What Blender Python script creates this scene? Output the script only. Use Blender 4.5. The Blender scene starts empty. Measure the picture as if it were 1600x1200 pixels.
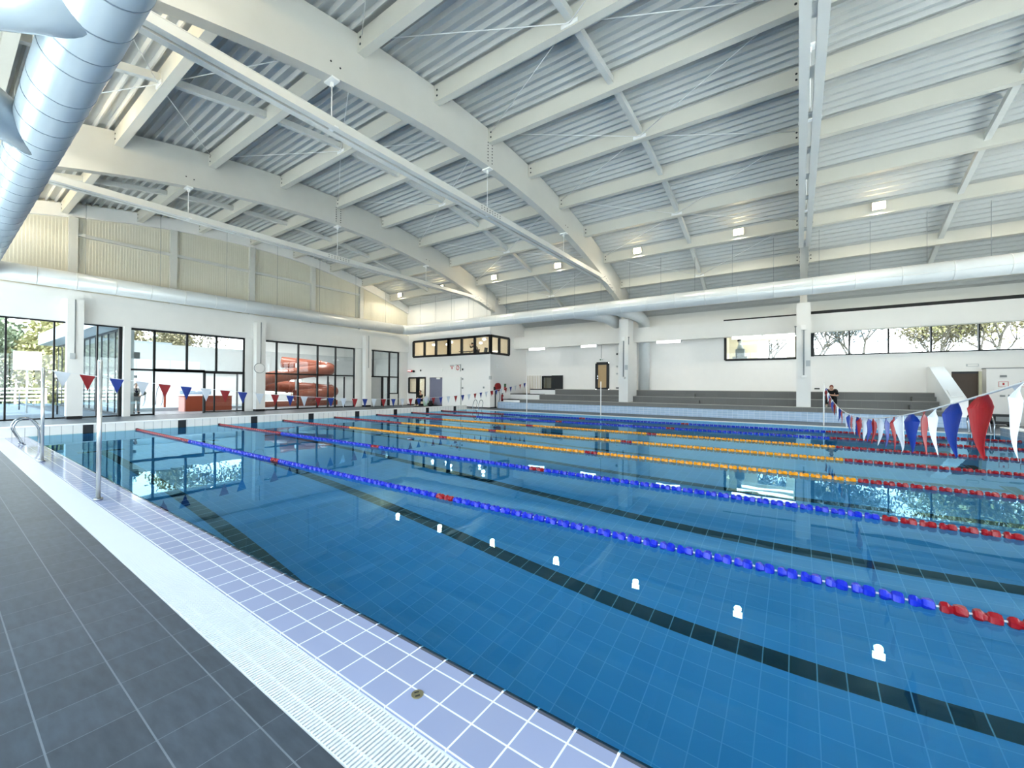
import bpy, bmesh, math, random
from mathutils import Vector, Matrix
random.seed(7)
SC = bpy.context.scene
COL = SC.collection
# ---------------------------------------------------------------- camera
cam_d = bpy.data.cameras.new('camera'); cam = bpy.data.objects.new('camera', cam_d); COL.objects.link(cam)
F = Vector((-0.5733414, 0.81928468, 0.00722919)); Rv = Vector((0.81931556, 0.57330451, 0.00662968)); U = Vector((-0.00128707, -0.00972406, 0.99995189))
CAM = Vector((19.142943, -1.75640454, 1.60440654))
M = Matrix(((Rv.x, U.x, -F.x, CAM.x), (Rv.y, U.y, -F.y, CAM.y), (Rv.z, U.z, -F.z, CAM.z), (0, 0, 0, 1)))
cam.matrix_world = M
cam_d.sensor_width = 36; cam_d.lens = 36 * 639.74 / 1600; cam_d.clip_end = 500; cam_d.clip_start = 0.05
SC.camera = cam
# ---------------------------------------------------------------- world, sun, exposure
W = bpy.data.worlds.new('sky'); SC.world = W; W.use_nodes = True
nt = W.node_tree; nt.nodes.clear()
tc = nt.nodes.new('ShaderNodeTexCoord'); sp = nt.nodes.new('ShaderNodeSeparateXYZ'); rp = nt.nodes.new('ShaderNodeValToRGB')
bg = nt.nodes.new('ShaderNodeBackground'); ow = nt.nodes.new('ShaderNodeOutputWorld')
nt.links.new(tc.outputs['Generated'], sp.inputs[0]); nt.links.new(sp.outputs['Z'], rp.inputs[0])
rp.color_ramp.elements[0].position = 0.0; rp.color_ramp.elements[0].color = (0.95, 0.97, 1.0, 1)
rp.color_ramp.elements[1].position = 0.6; rp.color_ramp.elements[1].color = (0.72, 0.86, 1.0, 1)
nt.links.new(rp.outputs[0], bg.inputs[0]); bg.inputs[1].default_value = 3.3
nt.links.new(bg.outputs[0], ow.inputs[0])
sun_d = bpy.data.lights.new('sun', 'SUN'); sun = bpy.data.objects.new('sun', sun_d); COL.objects.link(sun)
sun_d.energy = 10.0; sun_d.angle = 0.03; sun_d.color = (1, 0.975, 0.93)
sun.rotation_euler = Vector((-0.42, -0.10, -0.90)).to_track_quat('-Z', 'Y').to_euler()
sun.location = (0, 0, 40)
SC.view_settings.view_transform = 'Standard'; SC.view_settings.look = 'None'; SC.view_settings.gamma = 1
SC.view_settings.use_curve_mapping = False
SC.view_settings.exposure = 1.08
cy = SC.cycles
cy.max_bounces = 10; cy.diffuse_bounces = 5; cy.glossy_bounces = 5; cy.transmission_bounces = 8; cy.transparent_max_bounces = 12
cy.sample_clamp_indirect = 6.0; cy.use_denoising = True

# ---------------------------------------------------------------- materials
def hexlin(h):
    c = [int(h[i:i + 2], 16) / 255 for i in (0, 2, 4)]
    return tuple(x / 12.92 if x <= 0.04045 else ((x + 0.055) / 1.055) ** 2.4 for x in c)
MATS = {}
class NG:
    def __init__(s, name):
        s.m = bpy.data.materials.new(name); s.m.use_nodes = True; s.t = s.m.node_tree; s.t.nodes.clear()
        s.out = s.n('ShaderNodeOutputMaterial')
    def n(s, k, **kw):
        o = s.t.nodes.new(k)
        for a, b in kw.items(): setattr(o, a, b)
        return o
    def l(s, a, b): s.t.links.new(a, b)
    def math(s, op, a, b=None):
        o = s.n('ShaderNodeMath', operation=op)
        for i, v in enumerate((a, b)):
            if v is None: continue
            if isinstance(v, (int, float)): o.inputs[i].default_value = v
            else: s.l(v, o.inputs[i])
        return o.outputs[0]
    def pos(s):
        g = s.n('ShaderNodeNewGeometry'); x = s.n('ShaderNodeSeparateXYZ'); s.l(g.outputs['Position'], x.inputs[0])
        return g.outputs['Position'], x.outputs
    def mix(s, f, a, b, blend='MIX'):
        o = s.n('ShaderNodeMix', data_type='RGBA', blend_type=blend)
        for i, v in ((0, f), (6, a), (7, b)):
            if isinstance(v, (int, float)): o.inputs[i].default_value = v
            elif isinstance(v, tuple): o.inputs[i].default_value = (*v, 1)
            else: s.l(v, o.inputs[i])
        return o.outputs[2]
    def bsdf(s, col, rough=.5, metal=0, spec=.5, ior=1.45):
        b = s.n('ShaderNodeBsdfPrincipled')
        if isinstance(col, tuple): b.inputs['Base Color'].default_value = (*col, 1)
        else: s.l(col, b.inputs['Base Color'])
        if isinstance(rough, (int, float)): b.inputs['Roughness'].default_value = rough
        else: s.l(rough, b.inputs['Roughness'])
        b.inputs['Metallic'].default_value = metal; b.inputs['IOR'].default_value = ior
        b.inputs['Specular IOR Level'].default_value = spec
        s.l(b.outputs[0], s.out.inputs[0]); return b
    def noise(s, scale, detail=3, vec=None):
        o = s.n('ShaderNodeTexNoise'); o.inputs['Scale'].default_value = scale; o.inputs['Detail'].default_value = detail
        s.l(vec if vec is not None else s.pos()[0], o.inputs['Vector']); return o.outputs['Fac']
    def bump(s, b, h, st=.3, d=.01):
        o = s.n('ShaderNodeBump'); o.inputs['Strength'].default_value = st; o.inputs['Distance'].default_value = d
        s.l(h, o.inputs['Height']); s.l(o.outputs[0], b.inputs['Normal'])
    def grid(s, c, p, o, w):
        x = s.math('FRACT', s.math('DIVIDE', s.math('SUBTRACT', c, o), p))
        return s.math('GREATER_THAN', s.math('ABSOLUTE', s.math('SUBTRACT', x, .5)), .5 - w / (2 * p))
def pm(name, hx, rough=.5, metal=0, var=.06, scale=3.0, spec=.5):
    """plain painted surface with a faint procedural mottling"""
    g = NG(name); c = hexlin(hx) if isinstance(hx, str) else hx
    f = g.noise(scale)
    col = g.mix(f, tuple(x * (1 - var) for x in c), tuple(min(1, x * (1 + var)) for x in c))
    g.bsdf(col, rough, metal, spec); MATS[name] = g.m; return g.m
def em(name, col, st):
    g = NG(name); e = g.n('ShaderNodeEmission'); e.inputs[0].default_value = (*col, 1); e.inputs[1].default_value = st
    g.l(e.outputs[0], g.out.inputs[0]); MATS[name] = g.m; return g.m
def tile(name, hx, groutx, axes, rough=.3, var=.05, gw=.006, vs=(1, 1, 1), slate=False):
    """axes: list of (axis, pitch, offset)"""
    g = NG(name); P, o = g.pos(); m = None; c = hexlin(hx); gr = hexlin(groutx)
    ids = []
    for a, p, off, *w in axes:
        k = g.grid(o[a], p, off, w[0] if w else gw); m = k if m is None else g.math('MAXIMUM', m, k)
        ids.append(g.math('FLOOR', g.math('DIVIDE', g.math('SUBTRACT', o[a], off), p)))
    cb = g.n('ShaderNodeCombineXYZ')
    for i, d in enumerate(ids[:3]): g.l(d, cb.inputs[i])
    wn = g.n('ShaderNodeTexWhiteNoise', noise_dimensions='3D'); g.l(cb.outputs[0], wn.inputs[0])
    col = g.mix(wn.outputs['Value'], tuple(x * (1 - var) for x in c), tuple(min(1, x * (1 + var)) for x in c))
    if slate:
        st = g.n('ShaderNodeVectorMath', operation='MULTIPLY'); g.l(P, st.inputs[0]); st.inputs[1].default_value = (4, 14, 4)
        nz = g.noise(1.6, 6, st.outputs[0]); rmp = g.n('ShaderNodeMapRange'); g.l(nz, rmp.inputs[0])
        rmp.inputs[1].default_value = .3; rmp.inputs[2].default_value = .7; rmp.inputs[3].default_value = .8; rmp.inputs[4].default_value = 1.2
        col = g.mix(1.0, col, rmp.outputs[0], 'MULTIPLY')
    b = g.bsdf(g.mix(m, col, gr), rough)
    g.bump(b, g.math('SUBTRACT', 1.0, m), .25, .002)
    MATS[name] = g.m; return g.m

WHITE = pm('white_plaster', 'F4F3F1', .7, var=.02)
CONC = pm('white_painted_concrete', 'ECEBE8', .65, var=.03, scale=2)
ARCHM = pm('white_painted_timber', 'D2D0C9', .55, var=.05, scale=1.4)
PURL = pm('cream_purlin_paint', 'D6D3C9', .55, var=.05, scale=1.2)
STEELW = pm('pale_grey_steel_paint', 'D8D8D3', .4, var=.04)
TIEM = pm('off_white_tie_steel', 'DFDDD6', .35, var=.03)
DECKM = pm('blue_grey_roof_sheet', 'C6C7C5', .5, var=.04, scale=.6)
DUCT = pm('duct_white_blue_enamel', 'AFBCC6', .13, 0.15, var=.02, spec=.7)
DUCTF = pm('duct_pale_enamel', 'DCE2E6', .3, 0.1, var=.02, spec=.5)
SEAM = pm('duct_seam_steel', '8A99A6', .3, .6)
SEAM_AND_SHINE = pm('duct_seam_and_highlight_white', 'EEF1F2', .4)
BLACK = pm('black_frame_paint', '17191C', .45, spec=.4)
BOLT = pm('dark_bolt_heads', '23252A', .5)
CHROME = pm('polished_stainless_steel', '9A9DA2', .16, 1.0, var=.03)
POLEW = pm('brushed_pole_steel', 'D5D8D8', .25, .7)
WPAINT = pm('white_gloss_paint', 'F4F4F2', .35, var=.02)
GREY = pm('grey_plastic', '8C9092', .5)
LGREY = pm('light_grey_plastic', 'BFC3C4', .5)
DGREY = pm('charcoal_skirting', '33363A', .6)
STAND = tile('grandstand_grey_tile', '6C6C6A', '8A8A86', [(0, .6, .1), (2, .6, -.1)], .5, .05, .004)
STANDL = pm('grandstand_nosing', 'A5A39C', .45)
BLUET = tile('pale_blue_bench_tile', '9DB6D2', 'D6E2EE', [(0, .25, 0), (1, .25, .07), (2, .125, -.013)], .25, .06, .008)
BLUED = tile('grey_blue_start_tile', '7E93A8', 'B9C8D6', [(0, .25, .11), (1, .25, .07), (2, .125, .01)], .25, .06, .008)
HEADT = tile('white_headwall_tile', 'F1EFEA', 'A9A9A8', [(1, .25, -.045, .012)], .2, .02)
BEACHT = tile('lavender_beach_tile', '8F97B6', 'E2E6F0', [(0, .21, .02), (1, .168, -.255)], .08, .05, .009)
DARKT = tile('dark_edge_tile', '4A4C55', 'E8EAEE', [(0, .21, .02, .012)], .25, .06)
POOLT = tile('pool_tile', '72B2DA', '9CCFEA', [(0, .25, .06, .010), (1, .25, .03, .009), (2, .125, .06, .006)], .3, .05)
LANET = tile('dark_lane_tile', '15303A', 'A8BCC4', [(0, .25, .06, .012)], .3, .15)
DECKT = tile('slate_deck_tile', '3E4752', '69717B', [(0, .305, .0, .004), (1, .302, -.24, .007)], .42, .1, slate=True)
GRATE = pm('white_grating_plastic', 'D8DDE2', .35, var=.02)
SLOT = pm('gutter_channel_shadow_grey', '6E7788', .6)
def water_mat():
    g = NG('pool_water'); b = g.n('ShaderNodeBsdfGlass'); b.inputs['IOR'].default_value = 1.333; b.inputs['Roughness'].default_value = 0
    b.inputs['Color'].default_value = (0.45, 0.80, 0.97, 1)
    P, o = g.pos(); f = g.noise(1.1, 2); bp = g.n('ShaderNodeBump'); bp.inputs['Strength'].default_value = .09; bp.inputs['Distance'].default_value = .02
    g.l(f, bp.inputs['Height']); g.l(bp.outputs[0], b.inputs['Normal']); g.l(b.outputs[0], g.out.inputs[0]); return g.m
WATER = water_mat()
def glass_mat(name, tint, refl=1.0):
    g = NG(name); t = g.n('ShaderNodeBsdfTransparent'); t.inputs[0].default_value = (*tint, 1)
    gl = g.n('ShaderNodeBsdfGlossy'); gl.inputs['Roughness'].default_value = 0.0
    fr = g.n('ShaderNodeFresnel'); gg = g.n('ShaderNodeNewGeometry'); g.l(g.math('SUBTRACT', 1.5, g.math('MULTIPLY', gg.outputs['Backfacing'], 1.5 - 1 / 1.5)), fr.inputs[0]); mx = g.n('ShaderNodeMixShader')
    nz = g.noise(.7); k = g.math('MULTIPLY', fr.outputs[0], g.math('ADD', .8 * refl, g.math('MULTIPLY', nz, .2 * refl)))
    g.l(k, mx.inputs[0]); g.l(t.outputs[0], mx.inputs[1]); g.l(gl.outputs[0], mx.inputs[2]); g.l(mx.outputs[0], g.out.inputs[0]); return g.m
GLASS = glass_mat('clear_window_glass', (.93, .97, .97))
RED = pm('red_vinyl', '8C1119', .45); BLUE = pm('blue_vinyl', '0B2F86', .45); WHITEV = pm('white_vinyl', 'C9D0D8', .5)
FRED = pm('red_float_plastic', '8A101C', .3); FBLUE = pm('blue_float_plastic', '1228B4', .3); FYEL = pm('amber_float_plastic', 'DE9216', .3)
ROPE = pm('white_rope', 'E3E5E6', .6)
WARMEM = em('floodlight_lens', (1, .78, .42), 42)
TUBEEM = em('fluorescent_tube_glow', (1, .99, .95), 4.2)
ROOMEM = em('room_lamp_glow', (1, .96, .88), 5)
BEIGE = pm('beige_room_wall', 'D9CDB8', .7); TAN = pm('tan_door_panel', 'B79C74', .6); BROWN = pm('dark_brown_door', '4A3A2E', .5)
SLATED = pm('slate_blue_door', '77798F', .4); ORANGE = pm('orange_laminate', '963C1A', .4); SLIDE = pm('terracotta_fibreglass', '9A5540', .3, var=.1)
SKIN = pm('skin', 'C99A80', .6); HAIRB = pm('dark_hair', '231A16', .7); HAIRR = pm('reddish_hair', '7A3326', .7)
CLBLACK = pm('black_cloth', '121316', .8); SHOEW = pm('cream_shoe', 'D8D2C4', .6); GREENP = pm('pale_green_plastic', 'A9C7B4', .5)
REDP = pm('dark_red_enamel', '8E1116', .35); SIGNR = pm('red_print', 'C23038', .5); SIGNW = pm('white_sign_panel', 'F3F2F0', .5)
GREENS = pm('green_print', '3B6B45', .5)
BARK = pm('bark', '6A645C', .9, var=.3, scale=8)
LEAFA = pm('spring_green_leaves', '9C9868', .7, var=.35, scale=2); LEAFB = pm('dull_green_leaves', '748068', .7, var=.35, scale=2); LEAFD = pm('blue_grey_twigs', '687276', .8, var=.3, scale=2); LEAFC = pm('straw_coloured_twigs', '7E765A', .8, var=.3, scale=2)
PAVE = pm('pale_terrace_paving', '3C4A56', .7); OUTW = pm('bluish_white_facade', 'B4BEC6', .6); FACB = pm('facade_mullion_blue', '1E2833', .4)
HALLF = tile('grey_hall_floor', '8E9298', 'A9ADB2', [(0, .3, .1), (1, .3, .1)], .35, .05, .004)
SHALLOW = pm('shallow_pool_white_blue', 'DCEBF2', .1)

# ---------------------------------------------------------------- mesh helpers
class MB:
    def __init__(s): s.v = []; s.f = []; s.m = []; s.sm = []
    def add(s, vs, fs, m=0, smooth=False):
        k = len(s.v); s.v += [tuple(v) for v in vs]
        for f in fs: s.f.append([k + i for i in f]); s.m.append(m); s.sm.append(smooth)
        return s
    def box(s, x0, x1, y0, y1, z0, z1, m=0):
        vs = [(x, y, z) for x in (x0, x1) for y in (y0, y1) for z in (z0, z1)]
        return s.add(vs, [(0, 1, 3, 2), (4, 6, 7, 5), (0, 4, 5, 1), (2, 3, 7, 6), (0, 2, 6, 4), (1, 5, 7, 3)], m)
    def obox(s, c, a, b, d, m=0):
        c, a, b, d = map(Vector, (c, a, b, d))
        vs = [c + i * a + j * b + k * d for i in (-.5, .5) for j in (-.5, .5) for k in (-.5, .5)]
        return s.add(vs, [(0, 1, 3, 2), (4, 6, 7, 5), (0, 4, 5, 1), (2, 3, 7, 6), (0, 2, 6, 4), (1, 5, 7, 3)], m)
    def tube(s, pts, r, n=10, m=0, smooth=True, caps=True):
        pts = [Vector(p) for p in pts]; rs = r if isinstance(r, (list, tuple)) else [r] * len(pts)
        up = None; k = len(s.v); rings = []
        for i, p in enumerate(pts):
            d = (pts[min(i + 1, len(pts) - 1)] - pts[max(i - 1, 0)]).normalized()
            if up is None:
                up = Vector((0, 0, 1)) if abs(d.z) < .9 else Vector((1, 0, 0))
            a = d.cross(up).normalized(); up = a.cross(d).normalized()
            rings.append([p + (a * math.cos(2 * math.pi * j / n) + up * math.sin(2 * math.pi * j / n)) * rs[i] for j in range(n)])
        vs = [v for rg in rings for v in rg]; fs = []
        for i in range(len(pts) - 1):
            for j in range(n):
                fs.append((i * n + j, i * n + (j + 1) % n, (i + 1) * n + (j + 1) % n, (i + 1) * n + j))
        s.add(vs, fs, m, smooth)
        if caps:
            s.add(rings[0], [tuple(range(n))], m); s.add(rings[-1], [tuple(range(n))], m)
        return s
    def cyl(s, p, q, r, n=12, m=0): return s.tube([p, q], r, n, m)
    def prism(s, poly, vec, m=0):
        vec = Vector(vec); n = len(poly); vs = [Vector(p) for p in poly] + [Vector(p) + vec for p in poly]
        fs = [tuple(range(n)), tuple(range(n, 2 * n))] + [(i, (i + 1) % n, n + (i + 1) % n, n + i) for i in range(n)]
        return s.add(vs, fs, m)
    def ell(s, c, r, nu=12, nv=8, m=0, rot=None):
        c = Vector(c); vs = []; fs = []
        for i in range(nv + 1):
            t = math.pi * i / nv
            for j in range(nu):
                u = 2 * math.pi * j / nu; v = Vector((r[0] * math.sin(t) * math.cos(u), r[1] * math.sin(t) * math.sin(u), r[2] * math.cos(t)))
                if rot: v = rot @ v
                vs.append(c + v)
        for i in range(nv):
            for j in range(nu): fs.append((i * nu + j, i * nu + (j + 1) % nu, (i + 1) * nu + (j + 1) % nu, (i + 1) * nu + j))
        return s.add(vs, fs, m, True)
    def mesh(s, name, mats, org=(0, 0, 0), fix=True):
        me = bpy.data.meshes.new(name); o = Vector(org)
        me.from_pydata([Vector(v) - o for v in s.v], [], s.f)
        for mt in (mats if isinstance(mats, (list, tuple)) else [mats]): me.materials.append(mt)
        for p, k, sm in zip(me.polygons, s.m, s.sm): p.material_index = k; p.use_smooth = sm
        if fix:
            bm = bmesh.new(); bm.from_mesh(me); bmesh.ops.remove_doubles(bm, verts=bm.verts, dist=1e-5)
            bmesh.ops.recalc_face_normals(bm, faces=bm.faces); bm.to_mesh(me); bm.free()
        me.update(); return me
ORG = {}
def props(o, label=None, cat=None, group=None, kind=None):
    if label: o['label'] = label
    if cat: o['category'] = cat
    if group: o['group'] = group
    if kind: o['kind'] = kind
    return o
def thing(name, label, cat, loc=(0, 0, 0), group=None, kind='thing'):
    o = bpy.data.objects.new(name, None); COL.objects.link(o); o.location = loc; o.empty_display_size = .1
    ORG[o.name] = Vector(loc); return props(o, label, cat, group, kind)
def part(mb, name, mat, parent, label=None, kind=None, fix=True):
    g = ORG[parent.name]; o = bpy.data.objects.new(name, mb.mesh(name, mat, g, fix)); COL.objects.link(o); o.parent = parent
    ORG[o.name] = g; return props(o, label, None, None, kind)
def solo(mb, name, mat, label, cat, loc=(0, 0, 0), group=None, kind='thing'):
    o = bpy.data.objects.new(name, mb.mesh(name, mat, loc)); COL.objects.link(o); o.location = loc; ORG[o.name] = Vector(loc)
    return props(o, label, cat, group, kind)
def struct(mb, name, mat, label=None, fix=True):
    o = bpy.data.objects.new(name, mb.mesh(name, mat, (0, 0, 0), fix)); COL.objects.link(o); ORG[o.name] = Vector((0, 0, 0))
    return props(o, label, None, None, 'structure')
def clone(o, parent=None, dloc=None):
    c = o.copy(); COL.objects.link(c)
    if parent: c.parent = parent
    if dloc is not None: c.location = dloc
    return c
ORD = ['first', 'second', 'third', 'fourth', 'fifth', 'sixth', 'seventh', 'eighth', 'ninth', 'tenth', 'eleventh', 'twelfth']
def wallbox(mb, axis, c0, c1, u0, u1, z0, z1, holes, m=0):
    """wall slab normal to axis ('x' or 'y') between c0 and c1, with rectangular openings (u0,u1,z0,z1)"""
    us = sorted({u0, u1, *[h[0] for h in holes], *[h[1] for h in holes]}); us = [u for u in us if u0 <= u <= u1]
    for a, b in zip(us, us[1:]):
        mid = (a + b) / 2; cuts = sorted([(h[2], h[3]) for h in holes if h[0] <= mid <= h[1]]); z = z0
        segs = []
        for p, q in cuts:
            if p > z: segs.append((z, p))
            z = max(z, q)
        if z < z1: segs.append((z, z1))
        for p, q in segs:
            if axis == 'x': mb.box(c0, c1, a, b, p, q, m)
            else: mb.box(a, b, c0, c1, p, q, m)
def zr(y): return 10.78 - (y - 9.4) ** 2 / 72
def zl(y): return 9.45 - (y - 9.7) ** 2 / 69.4
ARX = [0.55, 9.95, 19.35]
PY = [9.7 + 2.63 * k for k in range(-4, 7)]      # purlin lines
XE = -8.7                                          # glazed end wall face
XF = 31.0
def rect_bars(mb, axis, c0, c1, us, zs, w, m=0, skip=()):
    """black frame bars on a plane: verticals at us, horizontals at zs, spanning full extents"""
    def bx(a, b, p, q):
        if axis == 'x': mb.box(c0, c1, a, b, p, q, m)
        else: mb.box(a, b, c0, c1, p, q, m)
    for u in us: bx(u - w / 2, u + w / 2, zs[0], zs[-1])
    for z in zs: bx(us[0], us[-1], z - w / 2, z + w / 2)

# ================================================================ SETTING
# ---- pool shell and water
mb = MB()
ys = [0.0]
for i in range(8):
    c = 1.25 + 2.507 * i; ys += [c - .125, c + .125]
ys += [20.05]
for i, (a, b) in enumerate(zip(ys, ys[1:])):
    dark = i % 2 == 1
    xs = [0, 2, 23, 25]
    for j, (p, q) in enumerate(zip(xs, xs[1:])):
        mb.add([(p, a, -3), (q, a, -3), (q, b, -3), (p, b, -3)], [(0, 1, 2, 3)], 1 if dark and j == 1 else 0)
for i in range(8):
    c = 1.25 + 2.507 * i
    for x in (2, 22.75): mb.box(x, x + .25, c - .5, c + .5, -3.001, -2.998, 1)
mb.add([(0, 0, -3), (25, 0, -3), (25, 0, 0), (0, 0, 0)], [(0, 1, 2, 3)]); mb.add([(0, 20.05, -3), (25, 20.05, -3), (25, 20.05, 0), (0, 20.05, 0)], [(3, 2, 1, 0)])
mb.add([(0, 0, -3), (0, 20.05, -3), (0, 20.05, 0), (0, 0, 0)], [(0, 1, 2, 3)]); mb.add([(25, 0, -3), (25, 20.05, -3), (25, 20.05, 0), (25, 0, 0)], [(3, 2, 1, 0)])
# outer jacket so that the basin has a thickness
for bx in ((-.3, 25.3, -.3, 20.35, -3.4, -3.05), (-.3, 25.3, -.3, -.06, -3.05, -.1), (-.3, 25.3, 20.12, 20.35, -3.05, -.1), (-.3, -.06, -.06, 20.12, -3.05, -.1), (25.06, 25.3, -.06, 20.12, -3.05, -.1)):
    mb.box(*bx)
pool = struct(mb, 'floor_pool_basin', [POOLT, LANET], 'tiled swimming pool basin with dark lane lines on its floor', fix=False)
mb = MB(); mb.add([(-.01, -.01, 0), (25.01, -.01, 0), (25.01, 20.06, 0), (-.01, 20.06, 0)], [(0, 1, 2, 3)])
struct(mb, 'water', WATER, 'clear still blue water of the swimming pool', fix=False)
mb = MB()
mb.box(-8.9, XF, -4.3, -.735, -.25, 0); mb.box(-8.9, -.36, -.735, 22.4, -.25, 0); mb.box(-.36, XF, 20.42, 27.3, -.25, 0)
mb.box(25.42, XF, -.735, 20.42, -.25, 0); mb.box(-8.9, -.36, 22.4, 27.3, -.25, 0)
struct(mb, 'floor', DECKT, 'dark slate tiled pool deck')
# near beach: gutter channel, grating, tiles
mb = MB(); mb.box(-.36, 25.42, -.735, -.43, -.25, -.035); struct(mb, 'floor_gutter_channel', SLOT)
mb = MB(); mb.box(-.36, 25.42, -.43, -.012, -.25, 0.0); struct(mb, 'floor_beach_tiles', BEACHT, 'strip of lavender tiles along the pool rim')
mb = MB(); prof = [(-.012, -.25), (-.012, 0.0), (.0, .002), (.022, -.006), (.03, -.02), (.03, -.25)]
mb.prism([(-.0, y, z) for y, z in prof], (25, 0, 0)); struct(mb, 'trim_1', DARKT, 'dark tiled finger grip edge of the pool')
mb = MB()
n = 1160
for i in range(n):
    x = -.3 + i * (25.7 / n); mb.box(x, x + .0125, -.722, -.442, -.03, -.001)
for y in (-.732, -.655, -.515, -.445): mb.box(-.36, 25.42, y, y + .012, -.033, -.004)
solo(mb, 'gutter_grating', GRATE, 'white slatted overflow grating between slate deck and lavender rim tiles', 'grating', (0, -.6, 0))
# far gutter edge
mb = MB(); mb.box(-.36, 25.42, 20.05, 20.42, -.25, .0); mb.box(-.36, 25.42, 20.1, 20.4, .0, .02)
struct(mb, 'trim_2', GRATE, 'white gutter strip along the grandstand rim of the pool')
# head walls
mb = MB(); mb.box(-.35, 0, -.735, 20.05, -.25, .27); mb.box(-.38, .012, -.735, 20.06, .27, .30, 1)
for i in range(8):
    c = 1.30 + 2.505 * i; mb.box(-.05, .004, c - .125, c + .125, -.25, .268, 2)
struct(mb, 'wall_pool_head', [HEADT, WPAINT, BLACK], 'raised white tiled head wall with eight black lane marks')
mb = MB(); mb.box(25.0, 25.42, -.735, 20.05, -.25, .27); mb.box(24.985, 25.42, -.735, 20.06, .27, .30, 1)
struct(mb, 'wall_pool_start', [BLUED, WPAINT], 'raised grey blue tiled head wall at the starting end')

# ---- glazed end wall
holes = [(-4.0, 3.86, 0, 4.5), (4.12, 9.45, 0, 4.5), (10.3, 17.08, 0, 4.5), (18.4, 21.32, 0, 4.5)]
mb = MB(); wallbox(mb, 'x', XE - .3, XE, -4.6, 22.2, -.25, 4.5, holes)
mb.box(XE - .3, XE + .12, -4.6, 22.2, 4.5, 5.97)
mb.box(XE - .3, XE + .3, 3.86, 4.12, 0, 4.5)
struct(mb, 'wall_end', CONC, 'white end wall with tall black framed glazing and a deep beam')
# gable cladding above the beam
mb = MB(); N = 30; poly = [(XE - .25, -4.6, 5.97)] + [(XE - .25, -4.6 + i * 26.8 / N, zr(-4.6 + i * 26.8 / N) + .15) for i in range(N + 1)] + [(XE - .25, 22.2, 5.97)]
mb.prism(poly, (.15, 0, 0)); y = -4.5
while y < 22.1:
    mb.box(XE - .1, XE - .082, y, y + .05, 5.97, zr(y) - .02); y += .11
struct(mb, 'wall_gable', pm('ribbed_gable_cladding', 'E2DECF', .5, var=.03), 'cream ribbed gable cladding above the glazed end wall')
mb = MB(); N = 40; yy0 = [-4.6 + i * 26.8 / N for i in range(N + 1)]
mb.prism([(XE - .08, y, zr(y) - .62) for y in yy0] + [(XE - .08, y, zr(y) - .02) for y in reversed(yy0)], (.18, 0, 0))
struct(mb, 'trim_gable_beam', CONC, 'cream curved edge beam along the top of the gable')
def frame_set(no, axis, c, us, zs, label, glass=GLASS, w=.095, panes=None, extra=None, d=.06):
    t = thing('window_%d' % no, label, None, (c if axis == 'x' else us[0], us[0] if axis == 'x' else c, zs[0]), kind='structure')
    mb = MB(); rect_bars(mb, axis, c - d, c + d, us, zs, w)
    if extra: extra(mb)
    fr_ = part(mb, 'frame', BLACK, t)
    mb = MB()
    for a, b, p, q in (panes or [(us[0], us[-1], zs[0], zs[-1])]):
        if axis == 'x': mb.box(c - .006, c + .006, a, b, p, q)
        else: mb.box(a, b, c - .006, c + .006, p, q)
    part(mb, 'pane', glass, fr_); return t
XG = XE - .15
frame_set(1, 'x', XG, [-4.0, -2.65, -1.24, .17, 1.57, 2.98, 3.83], [.03, 4.47], 'tall glass wall to the terrace beside the first white column', w=.06,
          extra=lambda m: m.box(XG - .12, XG + .1, 3.74, 3.92, 0, 4.5))
def w2x(m):
    m.box(XG - .06, XG + .06, 7.33, 7.42, 0, 2.34); m.box(XG - .06, XG + .06, 5.1, 7.4, 2.3, 2.46)
    m.box(XG - .06, XG + .06, 9.38, 9.5, 0, 4.5)
t2 = frame_set(2, 'x', XG, [4.15, 5.14, 6.55, 7.96, 9.42], [2.37, 4.45], 'four bay glazed screen with an open sliding door to the next hall', extra=lambda m: (w2x(m), m.box(XG - .05, XG + .05, 4.12, 4.19, 0, 2.4), m.box(XG - .05, XG + .05, 5.1, 5.18, 0, 2.4), m.box(XG - .05, XG + .05, 4.12, 5.18, 0.0, .07)),
          panes=[(4.15, 9.42, 2.37, 4.45), (4.15, 5.14, .05, 2.37)])
t = thing('door_1', 'black framed sliding glass door standing open beside the second column', None, (XG + .1, 7.4, 0), kind='structure')
mb = MB(); rect_bars(mb, 'x', XG + .07, XG + .13, [7.38, 7.85, 9.35], [.05, 2.3], .07); mb.box(XG + .08, XG + .12, 8.98, 9.08, .05, 2.3, 1); part(mb, 'door_frame', [BLACK, GREY], t)
mb = MB(); mb.box(XG + .094, XG + .106, 7.4, 9.35, .05, 2.3); part(mb, 'pane', GLASS, t)
frame_set(3, 'x', XG, [10.3, 11.34, 12.76, 14.13, 15.5, 17.05], [.03, 2.37, 4.45], 'five bay glazed screen in front of the water slide', extra=lambda m: (m.box(XG - .06, XG + .06, 14.9, 14.97, 0, 2.3), m.box(XG - .06, XG + .06, 16.2, 16.26, 0, 2.3)))
frame_set(4, 'x', XG, [18.4, 18.75, 20.35, 21.3], [2.37, 4.45], 'narrow glazed screen above a doorway by the corner room', extra=lambda m: (m.box(XG - .06, XG + .06, 21.22, 21.36, 0, 4.5), m.box(XG - .06, XG + .06, 19.55, 19.75, 0, 2.37), m.box(XG - .06, XG + .06, 20.2, 20.4, 0, 2.37), m.box(XG - .06, XG + .06, 20.4, 21.2, .95, 1.03)),
          panes=[(18.4, 21.3, 2.37, 4.45), (20.4, 21.2, 1.0, 2.37), (19.75, 20.2, .1, 2.3)])
mb = MB(); mb.box(XG - .05, XG + .05, 20.4, 21.25, 0, .95); mb.box(XG - .05, XG, 18.4, 19.55, 0, 2.33, 1); struct(mb, 'door_2', [CONC, LGREY], 'pale grey door panel below the narrow screen')

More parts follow.
